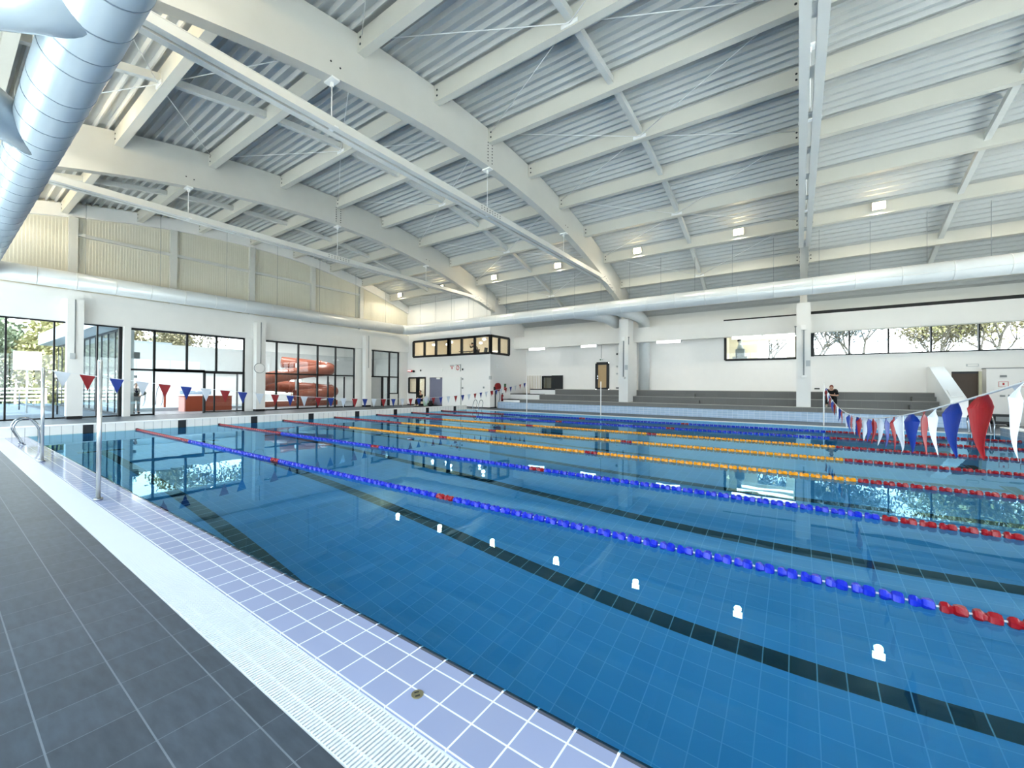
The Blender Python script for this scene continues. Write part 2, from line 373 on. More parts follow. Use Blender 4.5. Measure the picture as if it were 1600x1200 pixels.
# columns of the end wall
for i, (yc, lab) in enumerate(((2.15, 'square white column standing before the terrace glass, with a black plinth'), (10.1, 'square white column carrying the round clock'), (17.85, 'square white column between the slide window and the narrow screen'))):
    t = thing('column', lab, 'column', (-8.45, yc, 0), 'columns before the glazed end wall')
    mb = MB(); mb.box(-8.575, -8.15, yc - .265, yc + .265, .13, 5.5); part(mb, 'shaft', CONC, t)
    mb = MB(); mb.box(-8.57, -8.17, yc - .25, yc + .25, 0, .13); part(mb, 'plinth', BLACK, t)
    mb = MB(); mb.cyl((-8.13, yc - .02, 5.5), (-8.13, yc - .02, 3.0 if i != 1 else 2.95), .02, 8); part(mb, 'conduit', GREY, t)
mb = MB(); mb.box(-8.15, -8.08, 1.98, 2.14, 2.75, 3.02); solo(mb, 'loudspeaker', LGREY, 'small grey speaker box on the column before the terrace glass', 'speaker', (-8.15, 2.06, 2.75))
t = thing('wall_clock', 'round white clock hung on the second white column', 'clock', (-8.1, 10.0, 2.7))
mb = MB(); mb.cyl((-8.15, 10.0, 2.66), (-8.09, 10.0, 2.66), .31, 32); part(mb, 'rim', GREY, t)
mb = MB(); mb.cyl((-8.1, 10.0, 2.66), (-8.07, 10.0, 2.66), .285, 32); part(mb, 'dial', SIGNW, t)

# gable posts and girts
for i, yc in enumerate((2.1, 5.85, 9.75, 13.65, 17.5)):
    mb = MB(); mb.box(XE - .1, XE + .12, yc - .15, yc + .15, 5.97, zr(yc) - .63)
    solo(mb, 'gable_post', STEELW, 'white upright post on the gable cladding, %s counted towards the corner room' % ORD[i], 'post', (XE, yc, 5.97), 'gable posts')
yy = [2.25, 5.7, 6.0, 9.6, 9.9, 13.5, 13.8, 17.35]
for i in range(4):
    mb = MB(); mb.box(XE - .09, XE + .05, yy[2 * i], yy[2 * i + 1], 8.58, 8.72)
    solo(mb, 'gable_girt', STEELW, 'white horizontal girt on the gable cladding, %s counted towards the corner room' % ORD[i], 'rail', (XE, yy[2 * i], 8.58), 'gable girts')
# ---- roof
mb = MB(); pitch = 2.63 / 9; y = -4.6; prof = []
while y < 27.35:
    for dy, dz in ((0, 0), (.034, 0), (.07, .12), (.255, .12), (.291, 0)):
        yy_ = y + dy; prof.append((yy_, zr(yy_) + dz))
    y += pitch
k = len(prof)
mb.add([(-9.0, a, b) for a, b in prof] + [(XF + .1, a, b) for a, b in prof], [(i, i + 1, k + i + 1, k + i) for i in range(k - 1)])
top = [(a, zr(a) + .35) for a in [-4.9 + i * 32.5 / 40 for i in range(41)]]; k = len(top)
mb.add([(-9.3, a, b) for a, b in top] + [(XF + .3, a, b) for a, b in top], [(i, i + 1, k + i + 1, k + i) for i in range(k - 1)])
struct(mb, 'ceiling', DECKM, 'curved ribbed metal roof deck', fix=False)
# arched beams
ys_ = [-4.2 + i * 28.5 / 44 for i in range(45)]
alab = ['white arched roof beam ending at the corner room, first from the gable', 'white arched roof beam ending at the column with elbow ducts, second from the gable', 'white arched roof beam seen almost end on, third from the gable']
def bolts(mb, x, pts, m=0, r=.022, s=1):
    for y, z in pts: mb.cyl((x, y, z), (x + .012 * s, y, z), r, 8, m)
for X, lab in zip(ARX, alab):
    t = thing('arched_beam', lab, 'beam', (X, 9.7, 9.4), 'arched roof beams')
    mb = MB(); n = len(ys_)
    lo = [(y, zl(y)) for y in ys_]; up = [(y, zr(y) - .01) for y in ys_]
    yend = 24.3 if X > 1 else 22.4
    lo = [q for q in lo if q[0] <= yend]; up = [q for q in up if q[0] <= yend]; n = len(lo)
    vs = [(X + sx, y, z) for sx in (-.15, .15) for y, z in lo + up]
    fs = []
    for i in range(n - 1):
        fs += [(i, i + 1, n + i + 1, n + i), (2 * n + i, 2 * n + i + 1, 3 * n + i + 1, 3 * n + i), (i, i + 1, 2 * n + i + 1, 2 * n + i), (n + i, n + i + 1, 3 * n + i + 1, 3 * n + i)]
    fs += [(0, n, 3 * n, 2 * n), (n - 1, 2 * n - 1, 4 * n - 1, 3 * n - 1)]
    mb.add(vs, fs)
    if X > 1: mb.box(X - .15, X + .15, 23.85, 24.4, 6.0, 7.4)
    for s in (-1, 1):
        xx = X + s * .15
        for dy in (-.12, .12): bolts(mb, xx, [(9.7 + dy, 9.62 + .11 * j) for j in range(7)], 1, s=s)
        for yb in (3.75, 15.6): bolts(mb, xx, [(yb - .12, zl(yb) + .32), (yb + .12, zl(yb) + .3)], 1, s=s)
    part(mb, 'timber', [ARCHM, BOLT], t)
# purlins
bays = [(-8.59, .40, 'the end bay beside the gable'), (.70, 9.80, 'the bay between first and second arches'), (10.10, 19.20, 'the bay between second and third arches'), (19.5, XF, 'the bay beyond the third arch')]
for bi, (x0, x1, bn) in enumerate(bays):
    for pi, y in enumerate(PY):
        if y > 26: continue
        if bi == 0 and y > 22.2: continue
        if bi == 1 and False: continue
        zt = zr(y) - .005; th = -(y - 9.4) / 36
        lab = 'white roof purlin in %s, %s up from the grandstand' % (bn, ORD[len(PY) - 1 - pi])
        t = thing('roof_purlin', lab, 'purlin', (x0, y, zt - .5), 'roof purlins of %s' % bn)
        mb = MB(); mb.box(x0, x1, y - .11, y + .11, zt - .50, zt - .0)
        for s in (-1, 1):
            for xx in (x0 + .12, x1 - .12):
                for k in range(2): mb.cyl((xx, y + s * .11, zt - .17 - .17 * k), (xx, y + s * .122, zt - .17 - .17 * k), .03, 8, 1)
        part(mb, 'timber', [PURL, BOLT], t)
for xi, (x, bn) in enumerate(((-4.1, 'end bay'), (5.25, 'second bay'), (14.65, 'third bay'), (24.05, 'last bay'))):
    for pi in range(len(PY) - 1):
        y0, y1 = PY[pi] + .11, PY[pi + 1] - .11
        if y1 > 26 or (xi == 0 and y1 > 22): continue
        z0, z1 = zr(y0) - .33, zr(y1) - .33; mb = MB()
        mb.prism([(x - .08, y0, z0), (x - .08, y0, z0 + .2), (x - .08, y1, z1 + .2), (x - .08, y1, z1)], (.16, 0, 0))
        solo(mb, 'bridging_strut', STEELW, 'short pale strut of the %s, between %s and %s purlins up from the grandstand' % (bn, ORD[len(PY) - 2 - pi], ORD[len(PY) - 1 - pi]), 'strut', (x, y0, z0), 'bridging struts of the %s' % bn)
# wind bracing rods of the second and third bays
for bi, (xa, xm, xb, bn) in enumerate(((ARX[0] + .15, 5.25, ARX[1] - .15, 'second bay'), (ARX[1] + .15, 14.65, ARX[2] - .15, 'third bay'))):
    t = thing('wind_bracing', 'thin crossed bracing rods under the roof of the %s' % bn, 'bracing', (xm, 12.3, 10), 'roof wind bracing')
    mb = MB(); pls = []
    for k in range(1, 10, 2):
        y = PY[k]; P = (xm, y - .13, zr(y) - .42)
        pl = MB(); pls.append(pl); pl.box(xm - .22, xm + .22, y - .135, y - .115, zr(y) - .47, zr(y) - .37)
        for q in (k - 1, k + 1):
            if q < len(PY) and PY[q] < 24:
                for X in (xa, xb):
                    mb.tube([P, (X, PY[q], zr(PY[q]) - .12)], .013, 6)
    part(mb, 'rod', WPAINT, t)
    for pl in pls: part(pl, 'node_plate', WPAINT, t)
# steel ties under the arches
for X, lab in zip(ARX, ('first', 'second', 'third')):
    t = thing('tie_beam', 'pair of white steel rails hung under the %s arch as its tie' % lab, 'tie', (X, 9.7, 7.7), 'arch ties')
    y1 = 19.9; y0 = -.5
    for sg in (-1, 1):
        mb = MB(); x = X + sg * .125
        mb.box(x - .075, x + .075, y0, y1, 7.74, 7.92); mb.box(x - .085, x + .085, y0, y1, 7.725, 7.74); mb.box(x - .085, x + .085, y0, y1, 7.92, 7.935)
        for yq in [9.2 + .15 * k for k in range(8)]:
            for z in (7.79, 7.87): mb.cyl((x + sg * .075, yq, z), (x + sg * .087, yq, z), .018, 6, 1)
        part(mb, 'rail', [TIEM, BOLT], t)
        mb = MB(); xx = X + sg * .152
        mb.prism([(xx, 19.4, 7.72), (xx, 19.4, 7.94), (xx, 20.5, 7.98), (xx, 22.0, 7.55), (xx, 21.9, 7.25), (xx, 20.6, 7.60)], (sg * .014, 0, 0))
        for j in range(14): yq = 20.1 + .125 * j; mb.cyl((xx + sg * .014, yq, 7.83 - .04 * j * (j > 3) + .06 * (j % 3)), (xx + sg * .026, yq, 7.83 - .04 * j * (j > 3) + .06 * (j % 3)), .02, 6, 1)
        part(mb, 'gusset_plate', [TIEM, BOLT], t)
    y = y0 + .4
    while y < y1:
        mb = MB(); mb.box(X - .04, X + .04, y, y + .35, 7.78, 7.80); part(mb, 'spacer_plate', STEELW, t); y += 1.6
    for y in (3.75, 9.75, 15.6):
        mb = MB(); mb.cyl((X, y, 7.8), (X, y, zl(y)), .014, 8); mb.box(X - .22, X + .22, y - .05, y + .05, 7.73, 7.76); mb.box(X - .17, X + .17, y - .1, y + .1, zl(y) - .05, zl(y) + .0); mb.box(X - .03, X + .03, y - .03, y + .03, zl(y) - .16, zl(y) - .03)
        part(mb, 'hanger', WPAINT, t)

# ---- near side wall (behind the camera) with unseen glazing enlarged to let in daylight
holes = [(-8.2, 30.0, 0.25, 6.6)]
mb = MB(); wallbox(mb, 'y', -4.6, -4.3, XE, XF, -.25, 8.3, holes); struct(mb, 'wall_near', WHITE)
frame_set(5, 'y', -4.45, [-8.2 + 38.2 * i / 24 for i in range(25)], [.28, 6.57], 'unseen glazing along the deck side, enlarged to let in daylight')
# far end wall behind the start, unseen glazing added for daylight
poly = [(XF, -4.6, 5.0)] + [(XF, -4.6 + i * 32 / 30, zr(-4.6 + i * 32 / 30) + .15) for i in range(31)] + [(XF, 27.4, 5.0)]
mb = MB(); mb.prism(poly, (.3, 0, 0)); wallbox(mb, 'x', XF, XF + .3, -4.6, 27.4, -.25, 5.0, [(-3.5, 20, .3, 4.9)]); struct(mb, 'wall_start', WHITE)
frame_set(6, 'x', XF + .15, [-3.5 + 23.5 * i / 14 for i in range(15)], [.33, 4.87], 'unseen glazing added at the starting end for daylight')

# ---- corner block with upper viewing room
YB = 22.2; XB = .4
up_w = (-8.05, XB, 4.08, 5.46)
mb = MB()
wallbox(mb, 'y', YB, YB + .2, XE - .3, XB, -.25, zr(22.3) + .1, [(-8.05, XB - .001, 4.08, 5.46), (-8.6, -6.42, 0, 2.4), (-6.02, -4.52, 0, 2.36), (-4.46, -2.5, .0, 2.36)])
hs = [(YB - .01, 24.68, 4.08, 5.46)]
wallbox(mb, 'x', XB - .2, XB, YB + .2, 27.1, -.25, zr(26.9) + .0, [(YB + .19, 24.68, 4.08, 5.46)])
mb.prism([(XB - .2, YB + .2, zr(26.9)), (XB - .2, YB + .2, zr(22.4) + .1), (XB - .2, 24.8, zr(24.8) + .1), (XB - .2, 26.9, zr(26.9))], (.2, 0, 0))
struct(mb, 'wall_corner', WHITE, 'smooth white walls of the corner room block')
# panel joints on the warm upper wall
mb = MB()
for x in (-7.2, -5.3, -3.3, -1.3): mb.box(x, x + .02, YB - .006, YB + .001, 5.9, zr(YB) - .05)
struct(mb, 'trim_3', LGREY)
mb = MB(); mb.box(XE, XB + .02, YB - .02, YB, 0, .08); mb.box(XB, XB + .02, YB, 23, 0, .1); struct(mb, 'baseboard_corner', DGREY)
# interiors of the block
mb = MB(); mb.box(XE, XB - .2, 22.4, 26.9, 3.58, 3.70); mb.box(XE, XB - .2, 26.6, 26.9, -.25, 6.3); mb.box(XE - .3, XE - .1, 22.4, 26.9, -.25, 6.4); mb.box(XE, XB - .2, 22.4, 26.6, 5.9, 6.0)
mb.box(-6.35, -6.1, 22.4, 26.6, 0, 3.9); mb.box(-4.5, -4.4, 22.4, 26.6, 0, 3.9)
struct(mb, 'wall_corner_inner', BEIGE)
t = thing('window_7', 'black framed corner ribbon window of the upper viewing room', None, (XB, YB, 4.08), kind='structure')
mb = MB(); rect_bars(mb, 'y', YB - .03, YB + .12, [-8.0, -6.65, -5.3, -3.85, -2.48, -1.14, .33], [4.12, 5.42], .17); mb.box(-4.0, -3.66, YB - .03, YB + .12, 4.1, 5.44)
rect_bars(mb, 'x', XB - .12, XB + .03, [YB + .03, 23.35, 24.62], [4.12, 5.42], .17); mb.box(XB - .15, XB + .03, YB - .03, YB + .2, 4.06, 5.48); part(mb, 'frame', BLACK, t)
mb = MB(); mb.box(-8.0, .33, YB + .03, YB + .04, 4.12, 5.42); mb.box(XB - .04, XB - .03, YB + .1, 24.62, 4.12, 5.42); part(mb, 'pane', GLASS, t)
t = thing('window_8', 'black framed office window with door beside it at deck level', None, (-8.6, YB, 0), kind='structure')
mb = MB(); rect_bars(mb, 'y', YB - .02, YB + .1, [-8.55, -7.55], [1.05, 2.33], .13); rect_bars(mb, 'y', YB - .02, YB + .1, [-7.35, -6.5], [.05, 2.33], .16); mb.box(-7.6, -7.3, YB - .02, YB + .1, 0, 2.4); part(mb, 'frame', BLACK, t)
mb = MB(); mb.box(-8.55, -6.5, YB + .03, YB + .04, 1.05, 2.33); mb.box(-7.3, -6.5, YB + .03, YB + .04, .1, 2.33); part(mb, 'pane', GLASS, t)
mb = MB(); mb.box(-8.6, -7.55, YB, YB + .12, 0, 1.0); struct(mb, 'wall_office_parapet', WHITE)
t = thing('door_3', 'slate blue door with a white closer beside the office door', None, (-6.0, YB, 0), kind='structure')
mb = MB(); mb.box(-6.0, -4.54, YB + .06, YB + .11, 0, 2.34); mb.box(-6.0, -4.54, YB + .045, YB + .06, .86, .9); part(mb, 'door_leaf', SLATED, t)
mb = MB(); mb.box(-5.2, -4.8, YB + .0, YB + .06, 2.2, 2.33); part(mb, 'closer', WPAINT, t)
t = thing('door_4', 'white sliding door panel beside the slate blue door', None, (-4.4, YB, 0), kind='structure')
mb = MB(); mb.box(-4.45, -2.5, YB - .05, YB + .05, 0, 2.36); part(mb, 'door_leaf', WPAINT, t)
mb = MB(); mb.box(-2.5, -2.46, YB - .03, YB + .02, 0, 2.36); part(mb, 'edge_trim', GREY, t)

# ---- grandstand niche
YN = 27.1
holes = [(2.0, 2.95, 1.46, 2.5), (6.62, 7.68, 1.46, 3.46), (15.3, 19.08, 3.33, 4.9), (19.7, 30.5, 3.47, 4.95), (25.3, 26.3, 0, 2.5)]
mb = MB(); wallbox(mb, 'y', YN, YN + .3, XB - .2, XF, -.25, 6.6, holes); struct(mb, 'wall_far', WHITE, 'white back wall above the grandstand')
steps = [(23.0, .45, BLUET), (23.6, .69, STAND), (24.8, 1.06, STAND), (25.6, 1.46, STAND)]
XS0, XS1 = 2.1, 24.95
t = thing('grandstand', 'long stepped grey grandstand with a pale blue tiled front bench', 'grandstand', (13, 23, 0))
mb = MB(); mb.box(XS0 - 1.6, XS1, 23.0, 23.62, 0, .43); mb.box(XS0 - 1.6, XS1, 22.99, 23.62, .43, .455); part(mb, 'front_bench', BLUET, t)
for i, (y0, z, _) in enumerate(steps[1:]):
    zb = steps[i][1]; xa = (2.1, 3.1, 4.0)[i]
    mb = MB(); mb.box(xa, XS1, y0, YN, 0 if i else 0, z - .03); part(mb, 'step', STAND, t)
    mb = MB(); mb.box(xa, XS1, y0 - .015, y0 + .4 if i < 2 else YN, z - .03, z); part(mb, 'nosing', STANDL, t)
mb = MB(); mb.box(XB, 2.1, 23.6, YN, 0, .62); mb.box(XB, 3.1, 24.8, YN, .62, 1.02); mb.box(1.75, 4.0, 25.6, YN, 1.02, 1.40); part(mb, 'landing', WPAINT, t, 'white faced landings at the corner room end')
mb = MB(); mb.box(XB, 2.1, 23.59, 24.8, .62, .67); mb.box(XB, 3.1, 24.79, YN, 1.02, 1.08); mb.box(1.75, 4.0, 25.59, YN, 1.40, 1.46); part(mb, 'landing_top', BLACK, t)
for (xa, y0, z) in ((13.0, 24.8, .69), (12.6, 25.6, 1.06), (23.4, 24.8, .69), (23.6, 25.6, 1.06), (8.2, 24.8, .69), (8.5, 25.6, 1.06)):
    mb = MB(); mb.box(xa, xa + 1.3, y0 - .35, y0, z, z + .19); part(mb, 'stair_block', STAND, t)
# parapet
mb = MB(); mb.prism([(24.42, 23.15, .455), (24.42, 23.15, 1.18), (24.42, 26.6, 2.74), (24.42, YN, 2.74), (24.42, YN, .455)], (.53, 0, 0))
mb.obox((24.685, 23.75, 1.46), (.36, 0, 0), (0, .6, .27), (0, -.01, .03), 1)
solo(mb, 'stair_parapet', [WPAINT, SIGNW], 'white sloping parapet wall at the door end of the grandstand', 'parapet', (24.7, 24.5, .45))
# beam, columns
mb = MB(); mb.box(XB, XF, 25.25, 25.7, 4.63, 5.58); struct(mb, 'wall_niche_beam', CONC, 'deep white concrete beam over the grandstand')
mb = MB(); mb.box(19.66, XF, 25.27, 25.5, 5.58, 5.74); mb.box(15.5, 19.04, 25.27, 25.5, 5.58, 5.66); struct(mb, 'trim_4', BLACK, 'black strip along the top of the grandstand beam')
mb = MB(); mb.box(XB, XF, 26.75, YN, 5.62, zr(26.9) - .02); struct(mb, 'wall_far_upper', CONC)
for X, lab in ((9.95, 'square white column rising from the grandstand under the elbow ducts'), (19.35, 'square white column rising from the grandstand between the two high windows')):
    t = thing('column', lab, 'column', (X, 24.2, .69), 'columns of the grandstand')
    mb = MB(); mb.box(X - .3, X + .3, 23.82, 24.78, .69, 6.0); part(mb, 'shaft', CONC, t)
    if X < 15: mb = MB(); mb.box(X - .28, X + .28, 24.78, 25.58, 1.06, 4.63); part(mb, 'rear_shaft', CONC, t)
    mb = MB(); mb.box(X - .1, X + .1, 23.7, 23.82, 4.6, 4.85); part(mb, 'detector_box', SIGNW, t)
    mb = MB(); mb.box(X - .02, X + .04, 23.77, 23.82, 2.3, 4.6); part(mb, 'cable_duct', GREY, t)
    mb = MB(); mb.box(X - .08, X + .14, 23.6, 23.82, 2.18, 2.3); part(mb, 'spot_unit', SIGNW, t)
    mb = MB(); mb.box(X + .1, X + .28, 23.79, 23.82, 2.75, 3.05); part(mb, 'loudspeaker', LGREY, t)
    mb = MB(); mb.cyl((X + (.34 if X < 15 else -.34), 23.8, 4.35), (X + (.34 if X < 15 else -.34), 23.8, 4.75), .03, 8); mb.ell((X + (.34 if X < 15 else -.34), 23.8, 4.8), (.05, .05, .05)); part(mb, 'hook', GREY, t)
# slat panel, doors and windows of the back wall
mb = MB(); mb.box(.58, 1.95, YN - .06, YN, 1.0, 2.55)
for i in range(9): mb.box(.6 + .155 * i, .63 + .155 * i, YN - .08, YN - .06, 1.0, 2.55, 1)
solo(mb, 'slatted_screen', [WPAINT, TAN], 'white vertically slatted screen beside the grandstand side door', 'screen', (1.2, YN, 1.0))
t = thing('door_5', 'black framed glass door beside the slatted screen', None, (2.0, YN, 1.46), kind='structure')
mb = MB(); rect_bars(mb, 'y', YN - .05, YN + .08, [2.0, 2.9], [1.46, 2.45], .14); mb.box(1.75, 2.0, YN - .05, YN, .95, 2.5); part(mb, 'door_frame', BLACK, t)
mb = MB(); mb.box(2.0, 2.9, YN + .02, YN + .03, 1.46, 2.45); part(mb, 'pane', GLASS, t)
mb = MB(); mb.box(2.9, 3.9, YN - .12, YN - .06, 1.46, 2.55); part(mb, 'door_leaf', BLACK, t)
t = thing('door_6', 'black framed door with a tan panel at the top of the grandstand', None, (6.65, YN, 1.46), kind='structure')
mb = MB(); rect_bars(mb, 'y', YN - .06, YN + .06, [6.72, 7.6], [1.5, 3.4], .2); part(mb, 'door_frame', BLACK, t)
mb = MB(); mb.box(6.8, 7.55, YN, YN + .03, 1.5, 3.4); dl_ = part(mb, 'door_leaf', TAN, t)
mb = MB(); mb.box(6.8, 6.86, YN - .1, YN - .06, 2.4, 2.5); mb.box(6.8, 6.86, YN - .1, YN - .06, 2.25, 2.32); part(mb, 'door_handle', CHROME, dl_)
t = thing('door_7', 'dark brown double height door behind the sloping parapet', None, (25.3, YN, 0), kind='structure')
mb = MB(); mb.box(25.3, 26.28, YN + .05, YN + .1, 0, 2.48); part(mb, 'door_leaf', BROWN, t)
mb = MB(); mb.box(26.2, 26.3, YN - .05, YN + .06, 0, 2.5); mb.box(25.3, 26.3, YN + .02, YN + .06, 2.4, 2.5, 1); part(mb, 'door_frame', [pm('pale_olive_trim', 'CFCDB4', .5), DGREY], t)
frame_set(9, 'y', YN + .05, [15.36, 19.05], [3.38, 4.88], 'black framed window into the lit room high over the grandstand', w=.13, d=.1)
frame_set(10, 'y', YN + .05, [19.78, 21.41, 23.0, 24.59, 26.23, 27.9, 29.4, 30.45], [3.5, 4.92], 'long high ribbon window looking out on bare trees', w=.06, d=.08, extra=lambda m: m.box(19.66, 19.86, YN - .05, YN + .2, 3.45, 4.95))
mb = MB(); mb.box(1.6, 3.4, 28.4, 28.5, 1.3, 3); mb.box(1.5, 1.6, 27.4, 28.5, 1.3, 3); mb.box(3.4, 3.5, 27.4, 28.5, 1.3, 3); mb.box(1.5, 3.5, 27.4, 28.5, 2.9, 3); mb.box(1.5, 3.5, 27.4, 28.5, 1.36, 1.46); mb.box(2.3, 2.5, 28.2, 28.35, 1.46, 2.3, 1); struct(mb, 'wall_lobby', [BEIGE, SLIDE])
# room behind window 9
mb = MB(); wallbox(mb, 'y', 30.2, 30.3, 15.2, 19.3, 3.0, 5.5, [(16.9, 18.5, 3.4, 4.8)]); mb.box(15.1, 15.2, 27.4, 30.3, 3.0, 6.3); mb.box(15.2, 19.3, 27.4, 30.2, 3.0, 3.1); mb.box(15.1, 19.3, 27.4, 30.3, 5.4, 5.5)
struct(mb, 'wall_upper_room', pm('cream_upper_room', 'D8D2C2', .7))
# block with first aid signs
mb = MB(); mb.box(26.33, XF, 26.6, YN, -.2, 2.6); struct(mb, 'wall_first_aid', WHITE); mb = MB(); mb.box(26.3, XF, 26.57, YN, 2.6, 2.64); struct(mb, 'trim_5', GREY)

# ================================================================ OBJECTS
# ---- ring of air ducts
ZD, RD = 6.3, .38
def seams(pts, ax, mat, par):
    for p in pts:
        mb = MB(); d = Vector((.012, 0, 0)) if ax == 'x' else Vector((0, .012, 0)); p = Vector(p)
        mb.tube([p - d, p + d], RD + .006, 36); part(mb, 'seam', mat, par)
def wires(pts, mat, par):
    for x, y, a, b in pts:
        mb = MB(); mb.cyl((x, y, a), (x, y, b), .008, 6); part(mb, 'hanger_wire', mat, par)
YD0, YD1, XD = -.59, 21.3, -7.9
t = thing('air_duct', 'shiny blue white round duct overhead along the deck side, with two angled branches', 'duct', (12, YD0, ZD), 'ring of air ducts')
mb = MB(); mb.tube([(XF, YD0, ZD), (XD + .5, YD0, ZD), (XD + .2, YD0 + .08, ZD), (XD + .05, YD0 + .25, ZD)], RD, 40); part(mb, 'duct_run', DUCT, t)
seams([(x, YD0, ZD) for x in (14.9, 14.1, 13.4, 12.75, 12.0, 11.32, 10.77, 9.8, 9.2, 8.45, 7.73, 7.1, 6.54, 5.9, 5.2, 4.5, 3.8, 3.0, 2.3, 1.6, .8, .0, -.9, -1.8, -2.7, -3.6, -4.6, -5.6, -6.6)], 'x', SEAM, t)
mb = MB(); mb.tube([(12.0, YD0, ZD), (11.5, YD0 - .5, ZD), (10.6, -1.9, ZD), (10.2, -3.3, ZD)], RD * .98, 36); part(mb, 'branch_duct', DUCT, t)
mb = MB(); mb.tube([(7.2, YD0, ZD), (7.7, YD0 - .5, ZD), (8.9, -1.9, ZD), (9.5, -3.3, ZD)], RD * .98, 36); part(mb, 'branch_duct', DUCT, t)
wires([(x + .4, YD0, ZD + RD, zr(YD0) - .02) for x in range(-6, 30, 3)], STEELW, t)
t = thing('air_duct', 'pale round duct running along the gable above the glazed end wall', 'duct', (XD, 10, ZD), 'ring of air ducts')
mb = MB(); mb.tube([(XD, YD0 + .3, ZD), (XD, YD1 - .45, ZD)], RD, 32); part(mb, 'duct_run', DUCTF, t)
seams([(XD, y, ZD) for y in [.9, 2.1, 3.4, 4.7, 6.1, 7.5, 9.0, 10.5, 12.0, 13.5, 15, 16.5, 18, 19.5]], 'y', SEAM_AND_SHINE, t)
wires([(XD, y, ZD + RD, zr(y) - .02) for y in (2.4, 5.1, 8.1, 10.9, 13.7, 16.5, 19.2)], GREY, t)
t = thing('air_duct', 'long pale round duct running above the grandstand edge', 'duct', (10, YD1, ZD), 'ring of air ducts')
mb = MB(); mb.tube([(XD, YD1 - .5, ZD), (XD + .05, YD1 - .3, ZD), (XD + .2, YD1 - .1, ZD), (XD + .5, YD1, ZD), (XF, YD1, ZD)], RD, 36); part(mb, 'duct_run', DUCTF, t)
seams([(x, YD1, ZD) for x in [-5.5 + 1.48 * i for i in range(24)]], 'x', SEAM_AND_SHINE, t)
mb = MB(); a = math.radians(200); mb.box(XD + .5, XF, YD1 - RD - .006, YD1 - RD * .94, ZD - .09, ZD - .07); part(mb, 'highlight_strip', SEAM_AND_SHINE, t)  # added pale strip imitates the highlight between lit and shaded duct halves
mb = MB(); mb.tube([(7.4, YD1, ZD), (7.9, YD1 + .35, ZD - .05), (8.6, YD1 + 1.1, ZD - .1), (9.05, 23.3, ZD - .2), (9.2, 24.6, ZD - .4)], RD * .97, 28); part(mb, 'branch_duct', DUCTF, t)
mb = MB(); mb.tube([(9.9, YD1, ZD), (10.3, YD1 + .9, ZD - .02), (10.62, 23.4, ZD - .05), (10.68, 24.9, ZD - .1), (10.6, 25.9, ZD - .3), (10.45, 26.5, ZD - .75), (10.40, 26.7, ZD - 1.3), (10.36, 26.7, 1.46)], RD * .97, 28); part(mb, 'branch_duct', DUCTF, t)
wires([(-6.2 + 1.74 * k, YD1, ZD + RD, zr(YD1) - .02) for k in range(21)], GREY, t)

# ---- floodlights on the purlin above the grandstand duct, and their partners on the deck side
YL = PY[8] if abs(PY[8] - 20.22) < .1 else 20.22
def flood(x, y, sgn, lab, grp, e):
    zt = zr(y) - .32
    t = thing('floodlight', lab, 'lamp', (x, y, zt), grp)
    mb = MB(); mb.obox((x, y, zt), (.42, 0, 0), (0, .16, .03), (0, -.03, .30)); hs_ = part(mb, 'housing', LGREY, t)
    mb = MB(); mb.box(x - .05, x + .05, y + .05 * sgn, y + .17 * sgn, zt - .02, zt + .1); part(mb, 'bracket', GREY, hs_)
    mb = MB(); mb.obox((x, y - .09 * sgn, zt - .02), (.38, 0, 0), (0, .012, .002), (0, -.02, .26)); part(mb, 'lens', WARMEM, t)
    l = bpy.data.lights.new('floodlight_beam', 'SPOT'); l.energy = e; l.color = (1, .9, .70); l.shadow_soft_size = .15; l.spot_size = math.radians(176); l.spot_blend = .3
    lo = bpy.data.objects.new('floodlight_beam', l); COL.objects.link(lo); lo.parent = t; lo.location = (0, -.06 * sgn, -.27)
    lo.rotation_euler = Vector((0, 0, -1)).to_track_quat('-Z', 'Y').to_euler(); return t
fx = [-7.0, -2.4, 2.5, 7.3, 12.1, 16.84, 21.75, 26.6]
fl = ['glowing floodlight on the grandstand side purlin nearest the gable' , 'glowing floodlight just before the first arch', 'glowing floodlight just after the first arch', 'glowing floodlight behind the tie rails before the second arch', 'glowing floodlight just after the second arch', 'glowing floodlight before the third arch', 'glowing floodlight just after the third arch', 'glowing floodlight beyond all the others']
fl[0] = 'glowing floodlight in the corner by the gable'
for x, lab in zip(fx, fl): flood(x, 19.93, 1, lab, 'glowing floodlights', 95)
for i, x in enumerate((-7.0, -2.4, 2.5, 7.3, 12.1, 16.84, 21.75)): flood(x, .15, -1, 'floodlight over the shiny duct, %s from the gable' % ORD[i], 'deck side floodlights', 40)

# ---- tube lamps under the grandstand beam
tl = [(1.83, 3.28, 'short glowing tube lamp under the beam by the corner room'), (6.28, 7.46, 'glowing tube lamp under the beam above the tan panel door'), (11.62, 13.08, 'glowing tube lamp under the beam after the column with elbow ducts'), (15.95, 17.4, 'glowing tube lamp under the beam across the lit upper room'), (17.5, 19.03, 'glowing tube lamp touching the column between the high windows')]
for a, b, lab in tl:
    t = thing('tube_lamp', lab, 'lamp', (a, 25.4, 4.5), 'tube lamps under the grandstand beam')
    mb = MB(); mb.tube([(a, 25.33, 4.555), (b, 25.33, 4.555)], .075, 12); part(mb, 'diffuser', TUBEEM, t)
    mb = MB(); mb.box(a - .04, a, 25.26, 25.4, 4.48, 4.63); mb.box(b, b + .04, 25.26, 25.4, 4.48, 4.63); part(mb, 'end_cap', LGREY, t)

